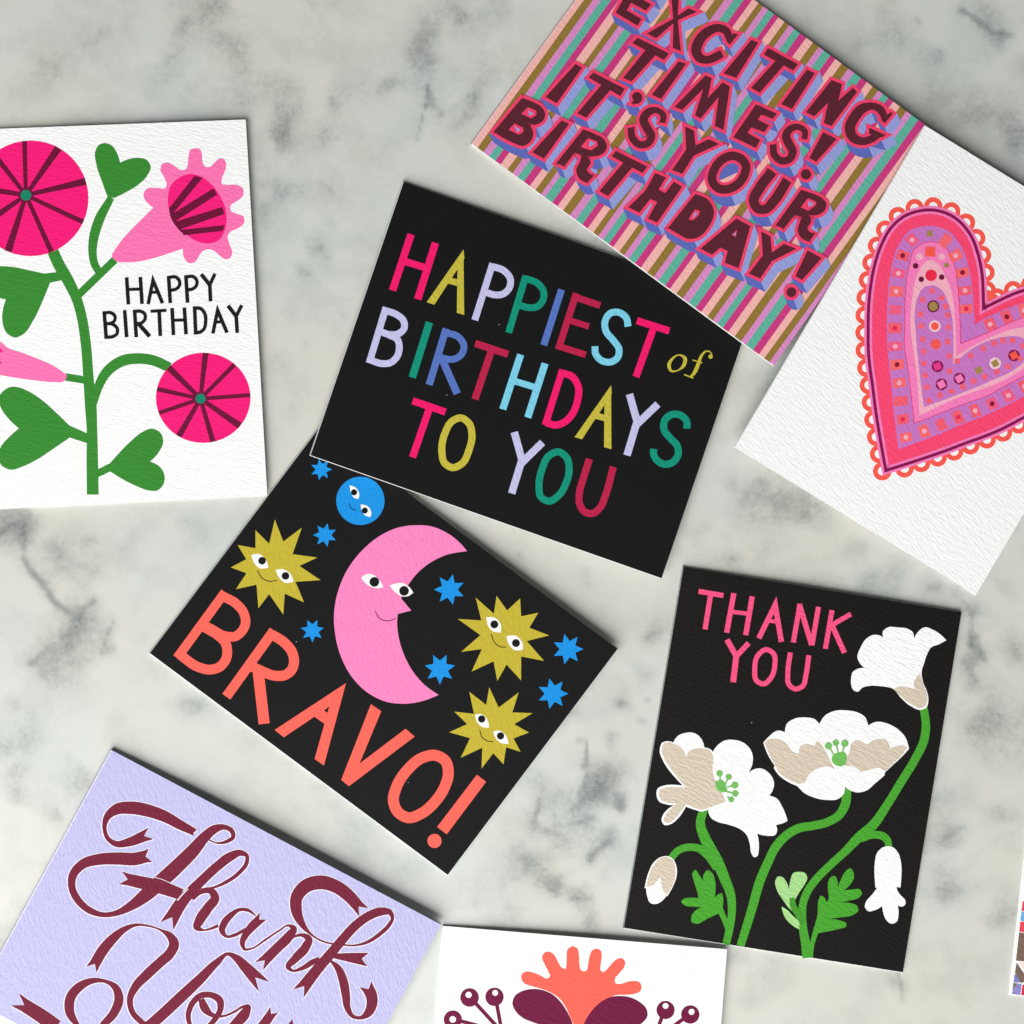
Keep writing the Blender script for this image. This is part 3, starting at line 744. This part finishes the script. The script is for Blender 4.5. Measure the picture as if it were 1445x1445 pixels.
    f = c.add("poppy", WH, 5, [G(d3,"750 350c 790 290 850 250 920 245 1000 270 1060 340 1068 420 1035 505c 1080 475 1140 470 1200 510 1235 580 1225 640 1198 683c 1250 700 1300 770 1342 880c 1300 900 1250 912c 1260 950 1245 990 1200 998 1150 993 1103 980c 1115 1040 1115 1110 1105 1155 1080 1165 1060 1140 1045 1060 1020 990 960 940 880 910 800 890 745 860 720 810 718 780c 690 700c 700 500c"),
        G(d3,"443 270c 480 215 540 190 610 192 660 230 690 305c 640 340 590 400 545 420c 480 330"),
        G(d3,"355 268c 400 255 443 265c 490 290 530 330 545 380c 570 330 620 305 690 303 745 325 770 390 765 470 770 540c 800 600 830 660 865 740c 800 760 760 775 715 792c 670 807 620 795 545 768c 522 808 475 868 422 907 375 912 353 876 368 828 403 788 448 757c 395 752 332 725 314 680 322 628 378 602 450 597 520 603c 460 540 392 455 357 393 338 330")])
    c.add("petal_beige", BE, 6, [G(d3,"368 275c 400 265 443 272c 490 292 530 332 545 384c 570 332 620 312 690 312 738 334 760 390 753 470 765 540c 800 600 828 660 856 730c 800 750 760 765 715 779c 670 793 620 778 545 752c 515 795 468 852 418 892 384 896 370 873 384 835 418 794 464 746c 405 738 348 712 331 678 338 642 384 619 450 614 545 620c 478 540 408 448 373 388 354 330")], f)
    stamens(f, d3, "780 570 830 560 860 600 865 650 820 655 785 630", ((808,508,26,815,565),(880,535,25,855,590),(928,600,28,870,615),(932,665,26,860,650),(900,712,24,868,690)))
    f = c.add("bud", WH, 5, [G(d4,"405 380 350 385 290 430 250 510 220 630c 232 628c 240 690 265 745 300 755 350 735 390 692c 398 693c 440 620 472 530 470 460 440 400")])
    c.add("petal_beige", BE, 6, [G(d4,"405 388 350 392 297 440 257 520 232 620c 290 605 330 560 345 540c 350 600 365 650 392 682c 438 610 462 530 460 460 436 407")], f)
card_poppies()

# ------------------------------------------------------------------ lilac card with ribbon script
def card_ribbon():
    c = Card("greeting_card", "lilac thank-you card with burgundy ribbon script",
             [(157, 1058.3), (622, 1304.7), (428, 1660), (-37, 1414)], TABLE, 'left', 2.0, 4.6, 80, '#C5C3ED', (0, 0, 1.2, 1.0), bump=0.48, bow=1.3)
    e1, e2, e3, e4, e5 = Z(0,1045,240), Z(200,1085,240), Z(0,1205,240), Z(200,1205,240), Z(400,1205,240)
    BU = '#79233B'
    c.ramp = 7e-6
    T = [ # name, zoom, points, tails
        (e1, "1225 812 95 1100 862 75 985 878 50 915 830 38 888 745 36 910 650 60 990 585 92 1120 572 108 1280 602 105 1445 668 92 1500 700 86 1654 780 62", 62, 0),
        (e2, "565 602 10 640 630 14 720 618 30 778 575 36 765 528 40 700 495 44 620 512 72 540 575 88 440 690 112 300 830 122 175 945 124 46 1062 116 -104 1172 76 -204 1222 50 -324 1240 42 -444 1202 56 -544 1112 62 -592 1012 62 -584 902 72 -504 812 82 -354 768 96 -204 762 104 -54 765 108 32 745 104", 0, 44),
        (e2, "-120 940 100 -4 966 106 110 992 110 220 1025 108 338 1068 96", 62, 0),
        (e2, "500 1020 10 600 1010 18 720 960 30 830 880 34 890 800 36 893 738 34 840 714 52 760 742 76 640 830 80 520 940 82 420 1040 90 320 1160 108 258 1262 118", 0, 88),
        (e2, "430 1108 26 510 1042 42 590 1038 58 622 1090 74 560 1185 84 490 1290 82 470 1345 60 520 1370 18 580 1360 20 648 1332 28", 0, 0),
        (e4, "968 525 10 900 478 28 830 475 30 760 520 50 700 590 60 682 650 52 720 702 24 790 690 28 880 640 24", 0, 0),
        (e4, "1000 558 78 940 615 76 880 690 60 855 760 44 875 810 24 930 805 16 1050 730 18 1170 650 16 1245 608 20 1290 632 50 1250 700 80 1150 800 84 1045 905 88", 46, 70),
        (e5, "40 745 14 100 700 20 160 690 32 214 724 60 190 790 76 100 890 70 42 965 42 75 992 22 150 975 34 255 915 46 305 890 34", 0, 0),
        (e5, "638 448 96 560 362 104 440 275 110 310 242 118 190 275 115 112 370 104 110 480 94 160 600 56 230 680 20 320 738 14 420 765 14 500 773 14 600 778 14 700 755 26 820 680 34 900 600 34 926 545 30 905 498 46 830 490 70 720 530 75 600 620 78 500 730 80 400 850 85 280 990 92 175 1125 104", 66, 78),
        (e5, "430 868 40 560 880 78 665 892 104", 0, 54),
        (e5, "395 905 14 455 960 52 508 1080 76 530 1200 72 545 1310 54 590 1380 34 650 1393 30 720 1350 72 752 1270 92 745 1195 98 722 1150 100", 0, 50),
        (e3, "805 935 92 870 825 92 960 720 80 1060 640 50 1150 605 26 1260 612 16 1370 650 20 1440 695 60 1478 760 84 1440 850 86 1374 910 85 1244 1030 84 1150 1130 72 1105 1230 54 1122 1340 48 1200 1428 48 1250 1470 40", 58, 0),
        (e4, "965 1050 112 880 960 90 800 882 60 735 850 30 640 920 60 500 1060 85 330 1220 95 180 1360 95 50 1475 95", 110, 0),
        (e4, "412 1470 36 395 1370 44 430 1270 50 500 1205 52 590 1200 52 662 1245 62 668 1320 52 625 1400 48 555 1480 40", 0, 0),
        (e4, "505 1235 50 535 1310 72 590 1365 40 680 1380 20 790 1340 20 860 1300 24 900 1300 46 880 1350 84 800 1445 86 760 1490 86", 0, 0),
        (e4, "1100 1360 78 1040 1445 84 990 1510 84", 46, 0),
        (e3, "205 1285 112 340 1370 120 480 1470 124", 92, 0),
        (e3, "665 1470 36 592 1340 78 598 1225 84 680 1125 74 800 1076 46 900 1085 30 985 1142 62 1010 1230 78 968 1350 76 870 1460 60", 0, 0),
    ]
    for i, (z, t, t0, t1) in enumerate(T):
        s = c.add("ribbon_stroke", BU, 4 + (i % 3), [V(z, t, False, t0, t1)])
        c.add("ribbon_halo", '#F4F2FB', 2, [V(z, t, False, t0, t1, grow=2.6)], s)
    s = c.add("ribbon_stroke", BU, 4, [PG(e4,"1280 1405 1290 1470 1225 1470")])
    # where one ribbon passes over another a pale line is left
    c.add("ribbon_gap", '#EBD9E4', 8, [C(e2,"96 918 160 935 240 968", 6), C(e2,"392 1018 350 1062 302 1118", 12), C(e2,"440 548 480 520", 9)])
card_ribbon()

# ------------------------------------------------------------------ white card with a coral bloom and berries
def card_berries():
    c = Card("greeting_card", "white card with a coral bloom between maroon leaves and berries",
             [(626, 1306.7), (1026, 1339.5), (985, 1858), (581, 1826)], TABLE, 'left', 1.0, 2.9, 24, None, spine='#FCFCFC', bump=0.31)
    f1, f2, f3 = Z(600,1265,180), Z(740,1265,180), Z(880,1265,180)
    CO, MA = '#FF6858', '#711440'
    c.add("bloom", CO, 2, [G(f2,"-35 930 -30 880 20 852 90 860 180 895 260 930 290 905 270 850 225 760 200 690 225 640 275 625 325 650 380 740 430 810 465 820 475 780 478 680 490 600 545 565 595 585 618 670 625 780 640 835 680 850 705 835 720 770 740 670 770 610 820 592 865 615 875 670 865 770 865 840 890 858 920 840 990 760 1050 710 1105 700 1140 740 1130 800 1075 870 1025 940 1035 985 1080 992 1160 970 1240 958 1300 970 1328 1020 1310 1075 1240 1105 1130 1115 1060 1115 1000 1130 900 1190 800 1290 720 1400 660 1520 640 1700 620 1900c 600 1900c 600 1700 580 1520 520 1370 470 1260 400 1160 300 1090 200 1050 80 1015 0 985")])
    c.add("leaf", MA, 3, [G(f2,"-136 1215 -110 1130 -30 1075 80 1050 190 1058 300 1100 400 1185 480 1300 530 1400 570 1540 590 1700c 480 1560 330 1490 200 1460 80 1420 -20 1375 -100 1300")])
    c.add("leaf", MA, 3, [G(f2,"610 1700c 650 1500 760 1300 860 1200 960 1145 1080 1128 1200 1145 1310 1200 1385 1280 1395 1350 1350 1420 1250 1480 1000 1560 780 1620")])
    for z, x, y, r, wx, wy, wr, sx, sy, ex, ey in ((f1,503,1145,105,492,1115,35,570,1210,900,1570),(f1,785,1138,104,793,1092,33,812,1230,900,1700),(f1,313,1395,103,312,1393,37,400,1412,800,1520),
                       (f3,475,1287,103,475,1240,33,432,1370,380,1520),(f3,755,1338,104,770,1307,34,680,1385,420,1580)):
        b = c.add("berry", MA, 3, [EL(z, x, y, r), L(z, f"{sx} {sy} {ex} {ey}", 43)])
        c.add("berry_dot", '#FDFDFD', 5, [EL(z, wx, wy, wr)], b)  # white dot printed on each berry
card_berries()

# ------------------------------------------------------------------ striped card, block letters with depth
def poly_offset(p, d):
    ar = sum(p[i][0]*p[(i+1) % len(p)][1] - p[(i+1) % len(p)][0]*p[i][1] for i in range(len(p)))
    Lp, Rp = sides(p, [2*d]*len(p), True)
    return Rp if ar > 0 else Lp
def outline_of(s):
    if s[0] == 'poly': return [(p[0], p[1]) for p in s[1][0]]
    Lp, Rp = sides(s[1], s[2], s[3])
    return Lp + Rp[::-1]
def card_exciting():
    c = Card("greeting_card", "striped birthday card with maroon block lettering, partly under the heart card",
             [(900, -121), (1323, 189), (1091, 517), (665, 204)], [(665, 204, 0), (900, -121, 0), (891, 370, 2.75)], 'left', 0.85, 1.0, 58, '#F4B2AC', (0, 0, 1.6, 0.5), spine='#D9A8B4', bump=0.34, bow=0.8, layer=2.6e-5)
    h1, h2, h3, h4, h5 = Z(650,80,200), Z(800,0,200), Z(960,0,200), Z(800,150,200), Z(960,150,200)
    h6, h7, h8 = Z(1100,60,220), Z(960,300,220), Z(1080,220,200)
    PE, OLV, ORC, TEA, MAG = '#F7BAB2', '#957938', '#DC8EC8', '#60B6A0', '#CE3C84'
    TL, TR, BR, BL = c.gq
    ux = (BR - BL) / np.hypot(*(BR - BL)); Wd = np.hypot(*(BR - BL))
    rnd = random.Random(11)
    x = 0.0
    seq = [(PE, 11), (OLV, 9.6), (ORC, 8.2), (TEA, 10.4), (MAG, 8.6)]
    up = np.array((0.584, -0.812))
    cols = [seq[i % 5][0] for i in range(53)]
    wds = [seq[i % 5][1] * rnd.uniform(0.84, 1.18) for i in range(53)]
    kk = (Wd + 4) / sum(wds)
    def wavy(a, wd):
        n = 10; Lft, Rgt = [], []
        for i in range(n + 1):
            q = a + up * (460 * i / n - 20)
            Lft.append(tuple(q + ux * rnd.uniform(-0.35, 0.35))); Rgt.append(tuple(q + ux * (wd + rnd.uniform(-0.35, 0.35))))
        return Lft + Rgt[::-1]
    x = -2.0
    for k, (colr, wd) in enumerate(zip(cols, wds)):
        wd *= kk
        pl = c.clip(wavy(BL + ux * x, wd + 0.3))
        if pl: c.add("stripe", colr, 2 + (k % 2) * 0.5, [RG(pl)])
        x += wd
    FACE, OUT, SH1, SH2 = '#5C2531', '#F8446F', '#606DBD', '#98A2DE'
    d = np.array((5.6, 13.6))
    xa = ux; ya = np.array((-ux[1], ux[0]))
    def letter(shapes, row, holes=()):
        ly = 4 + row * 3
        faces = shapes
        offs = [poly_offset(outline_of(s), 4.4) for s in shapes]
        if any(s[0] == 'rib' and s[3] for s in shapes):    # closed ring letter
            s = shapes[0]; Lp, Rp = sides(s[1], s[2], True)
            a_out = max((Lp, Rp), key=lambda q: max(p[0] for p in q))
            offs = [poly_offset(list(a_out), 4.4)]
        dark, light = [], []
        for o in offs:
            if len(o) > 60: o = o[::3]
            n = len(o); ar = sum(o[i][0]*o[(i+1) % n][1] - o[(i+1) % n][0]*o[i][1] for i in range(n))
            for i in range(n):
                a = np.array(o[i]); b = np.array(o[(i+1) % n]); t = b - a
                if np.hypot(*t) < 1e-6: continue
                nn = np.array((t[1], -t[0])) * (1 if ar > 0 else -1); nn /= np.hypot(*nn)
                if nn @ d <= 0.3: continue
                q = c.clip([tuple(a), tuple(b), tuple(b + d), tuple(a + d)])
                if not q: continue
                (dark if nn @ ya > 0.80 * abs(nn @ xa) else light).append(RG(q))
        inside = [c.clip(outline_of(s)) for s in shapes]
        if any(s[0] == 'rib' and s[3] for s in shapes):
            f = c.add("letter", FACE, ly + 2, shapes)
        else:
            f = c.add("letter", FACE, ly + 2, [RG(q) for q in inside if q])
        cl = [c.clip(o) if len(o) < 60 else o for o in offs]
        # clipping is only needed where a letter could leave the card; the outlines here all lie inside
        if any(s[0] == 'rib' and s[3] for s in shapes):
            s = shapes[0]; Lp, Rp = sides(s[1], s[2], True)
            a_in = list(min((Lp, Rp), key=lambda q: max(p[0] for p in q)))
            hole = poly_offset(a_in, -4.0)
            c.add("letter_outline", OUT, ly + 1, [('poly', [offs[0], hole])], f)
            mid = poly_offset(a_in, -3.0)
            cy = sum(p[1] for p in mid) / len(mid)
            h = c.add("letter_opening", SH1, ly + 0.7, [RG(mid)], f)
            c.add("opening_depth", PE, ly + 0.85, [RG([p for p in poly_offset(a_in, -3.6) if (p[1] - cy) + 0.45 * (p[0] - sum(q[0] for q in mid) / len(mid)) > 4.5])], f)
        else:
            c.add("letter_outline", OUT, ly + 1, [('rib', q_, [8.8] * len(q_), True) for q_ in inside if q_], f)
        if light: c.add("letter_side", SH2, ly + 0.15, light, f, tiny=5e-7)
        if dark: c.add("letter_underside", SH1, ly + 0.4, dark, f, tiny=5e-7)
        for hz, t, inner in holes:
            h = c.add("letter_opening", OUT, ly + 2.5, [PG(hz, t)], f)
            c.add("opening_depth", SH2, ly + 3, [PG(hz, inner)], f)
    # EXCITING
    letter([PG(h2,"495 130 718 262 762 195 610 105 655 28 805 110 858 45 705 -45 755 -125 905 -35 950 -105 710 -245")], 0)
    letter([PG(h2,"1060 -60 1140 -60 1130 200 1160 520 1080 490 1085 200"), PG(h2,"1240 85 1325 120 1110 215 910 390 815 340 1060 205")], 0)
    letter([V(h3,"505 400 72 462 312 80 385 285 82 285 320 95 190 420 102 162 520 102 200 592 92 280 610 78 360 580 84 425 545 78")[0], PG(h3,"545 340 590 350 505 455 470 420")], 0)
    letter([PG(h3,"725 405 795 435 570 795 440 748")], 0)
    letter([PG(h3,"895 490 1200 655 1150 720 850 555"), PG(h3,"985 605 1070 650 810 945 722 895")], 0)
    letter([PG(h3,"1290 710 1372 745 1140 1110 1028 1062")], 0)
    letter([PG(h6,"482 348 580 385 545 540 680 420 720 455 480 775 410 745 450 560 320 685 245 645")], 0)
    letter([V(h6,"975 700 58 935 622 72 860 590 66 770 612 90 690 700 96 652 790 96 682 880 88 770 915 72 860 890 68 925 850 56")[0], PG(h6,"1030 645 1050 660 975 750 940 715"), PG(h6,"830 790 985 858 945 880 830 850")], 0)
    # TIMES!
    letter([PG(h2,"718 385 1040 545 990 612 668 440"), PG(h2,"800 510 905 560 660 830 572 795")], 1)
    letter([PG(h2,"1140 625 1215 650 960 1010 865 965")], 1)
    letter([PG(h3,"255 770 320 795 280 1000 430 840 505 880 440 1325 352 1285 390 990 205 1210 150 1175 235 905 20 1120 -60 1090")], 1)
    letter([PG(h5,"770 -20 985 75 945 128 825 85 790 135 905 195 855 265 725 215 685 270 815 345 770 425 540 315")], 1)
    letter([V(h5,"1262 335 58 1272 262 60 1200 210 62 1120 232 74 1078 300 84 1112 390 88 1145 460 84 1110 540 76 1030 555 74 962 500 74 945 388 68")[0]], 1)
    letter([PG(h6,"405 830 530 895 340 1105 275 1070")], 1)
    letter([EL(h6,245,1222,48)], 1)
    # IT'S YOUR
    letter([PG(h1,"1170 75 1240 110 980 475 865 410")], 2)
    letter([PG(h2,"270 740 590 905 545 980 220 790"), PG(h2,"355 860 450 910 195 1200 105 1155")], 2)
    letter([G(h2,"712 938 752 955 768 1000 745 1045 700 1062 655 1052c 678 1020 662 990 678 955")], 2)
    letter([V(h4,"972 168 58 985 100 60 910 40 62 832 58 78 782 130 88 820 230 88 860 300 84 820 380 74 740 390 74 672 330 74 650 216 68")[0]], 2)
    letter([PG(h5,"50 205 140 250 155 400 290 335 395 385 135 505 20 690 -85 650 60 440")], 2)
    letter([C(h5,"530 505 620 535 668 602 648 710 580 798 480 845 385 835 325 760 345 645 425 545",88,True)], 2)
    letter([V(h5,"938 662 104 805 840 104 748 960 100 790 1045 90 870 1048 92 945 975 100 1092 752 98")[0]], 2)
    letter([G(h8,"365 345c 470 380 570 425 622 485 610 545 550 597 442 602c 468 660 430 745 500 800c 448 877c 360 830 330 760 350 680 370 620c 300 605c 185 745c 105 705c")], 2, [(h8,"435 430 520 470 515 500 440 560 360 525","440 460 500 488 440 522")])
    # BIRTHDAY!
    letter([G(h1,"625 420c 720 455 820 510 862 580 842 650 780 690 690 685c 738 760 722 850 640 910 540 880 335 765c")], 3, [(h1,"685 515 770 550 775 590 720 630 620 580","690 548 745 580 700 606"),(h1,"550 680 640 725 640 770 590 795 490 745","545 705 610 745 580 770")])
    letter([PG(h1,"1030 650 1105 685 850 1040 730 975")], 3)
    letter([G(h4,"165 235c 270 275 380 340 408 405 370 480 300 508 205 508c 242 570 205 650 272 712c 205 782c 120 730 95 650 130 570 150 500c 80 475c -29 614c -109 579c")], 3, [(h4,"215 325 310 360 315 400 250 450 140 415","232 348 292 378 225 415")])
    letter([PG(h4,"500 455 820 615 770 680 455 510"), PG(h4,"575 575 665 625 420 915 330 865")], 3)
    letter([PG(h4,"900 680 1010 725 935 850 1000 885 1090 770 1175 820 920 1185 825 1145 920 975 850 945 740 1085 625 1030 800 860")], 3)
    letter([G(h4,"1305 895c 1440 955 1498 1060 1445 1230 1340 1335 1240 1352 1140 1305 1030 1240c")], 3, [(h4,"1310 1050 1355 1070 1345 1110 1280 1165 1240 1150 1270 1100","1300 1080 1335 1090 1280 1145")])
    letter([PG(h7,"520 55 650 125 540 515 412 465 440 355 370 325 295 390 185 335")], 3, [(h7,"525 160 515 225 475 205","517 178 512 214 490 203")])
    letter([PG(h7,"750 175 835 220 850 370 960 290 1075 335 850 450 740 610 635 565 765 395")], 3)
    letter([PG(h7,"1180 350 1310 420 1130 625 1065 590")], 3)
    letter([EL(h7,1030,738,46)], 3)
card_exciting()

# ------------------------------------------------------------------ white card with a lace-edged heart
def card_heart():
    c = Card("greeting_card", "white card with a large pink lace-edged heart, overlapping the striped card",
             [(1306, 177.5), (1645, 386), (1377, 840), (1037.6, 632)], [(1306, 179, 6.4), (1175, 400, 6.4), (1500, 610, 0.05)], 'left', 0.9, 1.3, 46, None, spine='#FCFCFC', bump=0.34)
    g1, g2 = Z(1200,250,245), Z(1200,450,245)
    RED, PK, BU, PU, CO, LP, OL = '#FF4A76', '#FC82C0', '#8D1052', '#CC7AC8', '#FF5D50', '#F9B4C6', '#A88A4E'
    tip = np.array(g2.p(295, 1262)); cleft = np.array(g1.p(1108, 1092))
    ax = (cleft - tip) / np.hypot(*(cleft - tip))
    def mir(p):
        v = np.array(p[:2]) - tip; a = v @ ax
        return tuple(tip + 2*a*ax - v)
    def heart(z1t, z2t):
        """left half from the tip up over the lobe to the cleft, then mirrored"""
        left = nums(g2, z2t, 2) + nums(g1, z1t, 2)
        right = [mir(p) for p in left[1:-1]][::-1]
        pts = left + right; cor = [False]*len(pts); cor[0] = True; cor[len(left)-1] = True
        return hermite(pts, True, cor)
    H0 = heart("148 1280 152 1080 170 900 205 720 260 560 340 420 450 325 580 280 700 275 820 310 930 390 1010 500 1065 650 1095 800 1105 950 1108 1092", "295 1262 245 980 210 760 185 560 160 380 150 265")
    P1 = heart("370 1260 375 1100 400 800 455 610 540 500 660 470 780 520 870 640 930 780 955 950 965 1100 972 1240 978 1335", "462 985 440 860 420 720 410 560 385 350 372 200")
    P2 = heart("455 1300 460 1000 490 750 540 600 660 540 780 580 850 700 890 900 905 1100 915 1390", "535 865 480 400 452 200")
    P3 = heart("505 1300 515 1000 560 810 610 720 665 690 730 720 790 820 840 950 868 1150 880 1490", "575 805 545 400 515 200")
    P4 = heart("545 1300 535 1150 560 1000 610 920 680 900 750 930 810 1030 845 1150 857 1300 855 1558", "612 735 570 400 550 200")
    # scallops
    seg = [np.hypot(H0[i][0]-H0[i-1][0], H0[i][1]-H0[i-1][1]) for i in range(1, len(H0))]
    tot = sum(seg); n = round(tot / (146*g1.s)); stp = tot / n
    acc = 0; nxt = stp * 0.0; k = 0
    ar = sum(H0[i][0]*H0[(i+1) % len(H0)][1] - H0[(i+1) % len(H0)][0]*H0[i][1] for i in range(len(H0)))
    zz = Z(0, 0, 1445)
    for i in range(1, len(H0)):
        while acc + seg[i-1] >= nxt:
            u = (nxt - acc) / seg[i-1]
            a, b = np.array(H0[i-1][:2]), np.array(H0[i][:2]); p = a + (b-a)*u; t = (b-a)/np.hypot(*(b-a))
            nn = np.array((t[1], -t[0])) * (1 if ar > 0 else -1)
            q = p + nn * 30*g1.s
            ring = EL(zz, q[0], q[1], 57*g1.s)[1][0]
            c.add("lace_scallop", CO, 2 + (k % 2)*0.5, [('rib', ring, [40*g1.s]*len(ring), True)])
            k += 1; nxt += stp
            if k >= n: nxt = 1e9
        acc += seg[i-1]
    corner_fill = RG([tuple(cleft), tuple(cleft + ax*26 + np.array((-ax[1], ax[0]))*9), tuple(cleft + ax*26 - np.array((-ax[1], ax[0]))*9)])
    c.add("lace_scallop", CO, 2.2, [corner_fill])
    h = c.add("heart", RED, 4, [RG(H0)])
    def rib(p, w): return ('rib', p, [w*g1.s]*len(p), True)
    c.add("heart_border", PK, 5, [rib(H0, 66)], h)
    c.add("heart_line", BU, 6, [rib(H0, 26)], h)
    PB = heart("303 1260 306 1100 333 800 392 585 495 445 660 405 825 455 930 590 990 765 1018 950 1028 1100 1036 1225", "400 1085 372 860 354 720 342 560 318 350 306 200")
    c.add("heart_band", PU, 5.5, [RG(PB)], h)
    c.add("heart_rim", '#E83A78', 6, [rib(P2, 14)], h)
    c.add("heart_field", PK, 6.5, [RG(P2)], h)
    c.add("heart_field", LP, 7, [RG(P3)], h)
    c.add("heart_field", PU, 8, [RG(P4)], h)
    # coral squares with dots round the band
    seg = [np.hypot(P1[i][0]-P1[i-1][0], P1[i][1]-P1[i-1][1]) for i in range(1, len(P1))]
    tot = sum(seg); n = round(tot / (152*g1.s)); stp = tot / n; acc = 0; nxt = 0; k = 0
    cyc = [LP, '#F02A55', None, LP, '#8D1530', LP, '#F02A55', None, LP, LP, '#8D1530']
    rnd = random.Random(4)
    for i in range(1, len(P1)):
        while acc + seg[i-1] >= nxt and k < n:
            u = (nxt - acc) / seg[i-1]
            a, b = np.array(P1[i-1][:2]), np.array(P1[i][:2]); p = a + (b-a)*u; t = (b-a)/np.hypot(*(b-a)); m = np.array((-t[1], t[0]))
            hw, hh = 42*g1.s*rnd.uniform(.9, 1.1), 56*g1.s*rnd.uniform(.9, 1.1)
            if np.hypot(*(p - np.array(g1.p(975, 1335)))) < 90*g1.s or np.hypot(*(p - np.array(g1.p(660, 470)))) < 50*g1.s:
                k += 1; nxt += stp
                continue
            q = c.add("band_square", rnd.choice(('#FB6076', '#FF6C74', '#F9608A')), 7, [RG([tuple(p + t*hw*sx + m*hh*sy) for sx, sy in ((-1,-1),(1,-.9),(.95,1),(-.9,.95))])], h)
            dot = cyc[k % len(cyc)]
            if dot: c.add("band_dot", dot, 8, [EL(zz, p[0], p[1], 20*g1.s)], h)
            k += 1; nxt += stp
        acc += seg[i-1]
    # small squares just inside the purple field
    inner = nums(g1, "590 1240 585 1140 600 1020 680 945 760 1005 795 1075 810 1150 815 1250 810 1370", 2) + nums(g2, "600 170 610 270 612 370 622 470 637 570 655 680 822 310 826 435", 2)
    rr = 27*g1.s
    for p in inner + [mir(q) for q in inner[:-3]] + [mir(inner[-2])]:
        a = rnd.uniform(0.2, 1.2)
        c.add("field_square", '#FB6478', 9, [RG([(p[0] + rr*1.15*math.cos(a + j*math.pi/2), p[1] + rr*1.15*math.sin(a + j*math.pi/2)) for j in range(4)])], h)
    for z, x, y, r, colr, lay in ((g1,672,817,48,'#F52A4E',9),(g1,590,850,23,'#701038',9),(g1,760,832,23,'#701038',9),(g1,543,738,23,'#701038',9),(g1,800,733,22,OL,9),
            (g1,575,662,30,LP,9),(g1,760,662,28,LP,9),(g1,690,1075,50,'#641230',9),(g1,690,1075,38,OL,10),(g1,703,1240,48,'#F9D5DC',9),(g1,703,1240,33,CO,10),(g1,710,1390,42,CO,9),
            (g2,725,395,49,BU,9),(g2,758,545,49,BU,9),(g2,907,497,49,BU,9),(g2,1205,370,48,'#F4D5DC',9),(g2,1362,305,49,BU,9)):
        c.add("bead", colr, lay, [EL(z, x, y, r)], h)
    def sq(z, x, y, r, a, colr):
        c.add("bead", colr, 10, [PG(z, " ".join(f"{x + r*math.cos(math.radians(a + 90*j))} {y + r*math.sin(math.radians(a + 90*j))}" for j in range(4)))], h)
    sq(g2,725,395,42,25,'#EE3C8E'); sq(g2,758,545,42,15,PK); sq(g2,907,497,42,15,PK); sq(g2,1068,428,40,15,OL); sq(g2,1205,370,38,15,OL); sq(g2,1362,305,42,15,CO)
    sq(g1,665,620,58,45,CO); sq(g1,660,470,34,45,OL)
card_heart()

# ------------------------------------------------------------------ card of coloured bands at the side
def card_bands():
    c = Card("greeting_card", "white-bordered card printed with red, blue and brown bands",
             [(1482, 892), (1878, 936), (1821, 1448), (1425, 1404)], TABLE, 'left', 0.8, 1.6, 30, '#FDFDFC', (0, 0, 0, 0), spine='#FCFCFC')
    k1, k2 = Z(1325,1200,120), Z(1325,1310,120)
    TL, TR, BR, BL = [np.array(p) for p in c.q]
    ux = (TR - TL) / np.hypot(*(TR - TL)); uy = (BL - TL) / np.hypot(*(BL - TL))
    hgt = np.hypot(*(BL - TL)); wid = np.hypot(*(TR - TL))
    def band(col, v0, v1, u0=3.2, u1=None, name="band"):
        u1 = u1 or wid - 5
        a = TL + uy*v0; b = TL + uy*v1
        c.add(name, col, 2, [RG([tuple(a + ux*u0), tuple(a + ux*u1), tuple(b + ux*u1), tuple(b + ux*u0)])])
    y0 = hgt - (1404 - 1270.5)
    v = y0
    for col, h in (('#E0495A', 14.8), ('#6FB0DC', 14.0), ('#E8495C', 15.4), ('#7D6658', 41.0)):
        band(col, v, v + h - 0.8); v += h
    c.add("band", '#F5D8D8', 2, [RG([tuple(TL + uy*(v+1) + ux*7), tuple(TL + uy*(v+1) + ux*(wid-5)), tuple(TL + uy*(hgt-8) + ux*(wid-5)), tuple(TL + uy*(v+14) + ux*18)])])
    c.add("band", '#7B6459', 3, [RG([tuple(TL + uy*(v+1.5) + ux*4.5), tuple(TL + uy*(v+25) + ux*24), tuple(TL + uy*(v+30) + ux*14), tuple(TL + uy*(v+16) + ux*3.6)])])
    c.add("band", '#7F7EBE', 2.5, [RG([tuple(TL + uy*(v+17) + ux*3.4), tuple(TL + uy*(v+29) + ux*16), tuple(TL + uy*(v+30.5) + ux*3.2)])])
    c.add("band", '#8E8AC6', 2.6, [RG([tuple(TL + uy*(v+31) + ux*3), tuple(TL + uy*(v+31) + ux*15), tuple(TL + uy*(hgt-1.6) + ux*15), tuple(TL + uy*(hgt-1.6) + ux*3)])])
    c.add("band", '#7D7866', 3.2, [RG([tuple(TL + uy*(v+31) + ux*3), tuple(TL + uy*(v+31) + ux*9), tuple(TL + uy*(v+41) + ux*3)])])
    c.add("band", '#D22A44', 2.6, [RG([tuple(TL + uy*(v+32) + ux*16), tuple(TL + uy*(v+32) + ux*(wid-5)), tuple(TL + uy*(hgt-1.6) + ux*(wid-5)), tuple(TL + uy*(hgt-1.6) + ux*16)])])
    # upper half of the print, beyond the picture's edge
    v = 6
    for col, h in (('#7F7EBE', 60), ('#E0495A', 40), ('#6FB0DC', 70), ('#7D6658', 60), ('#E8495C', 45)):
        band(col, v, v + h - 1); v += h
card_bands()
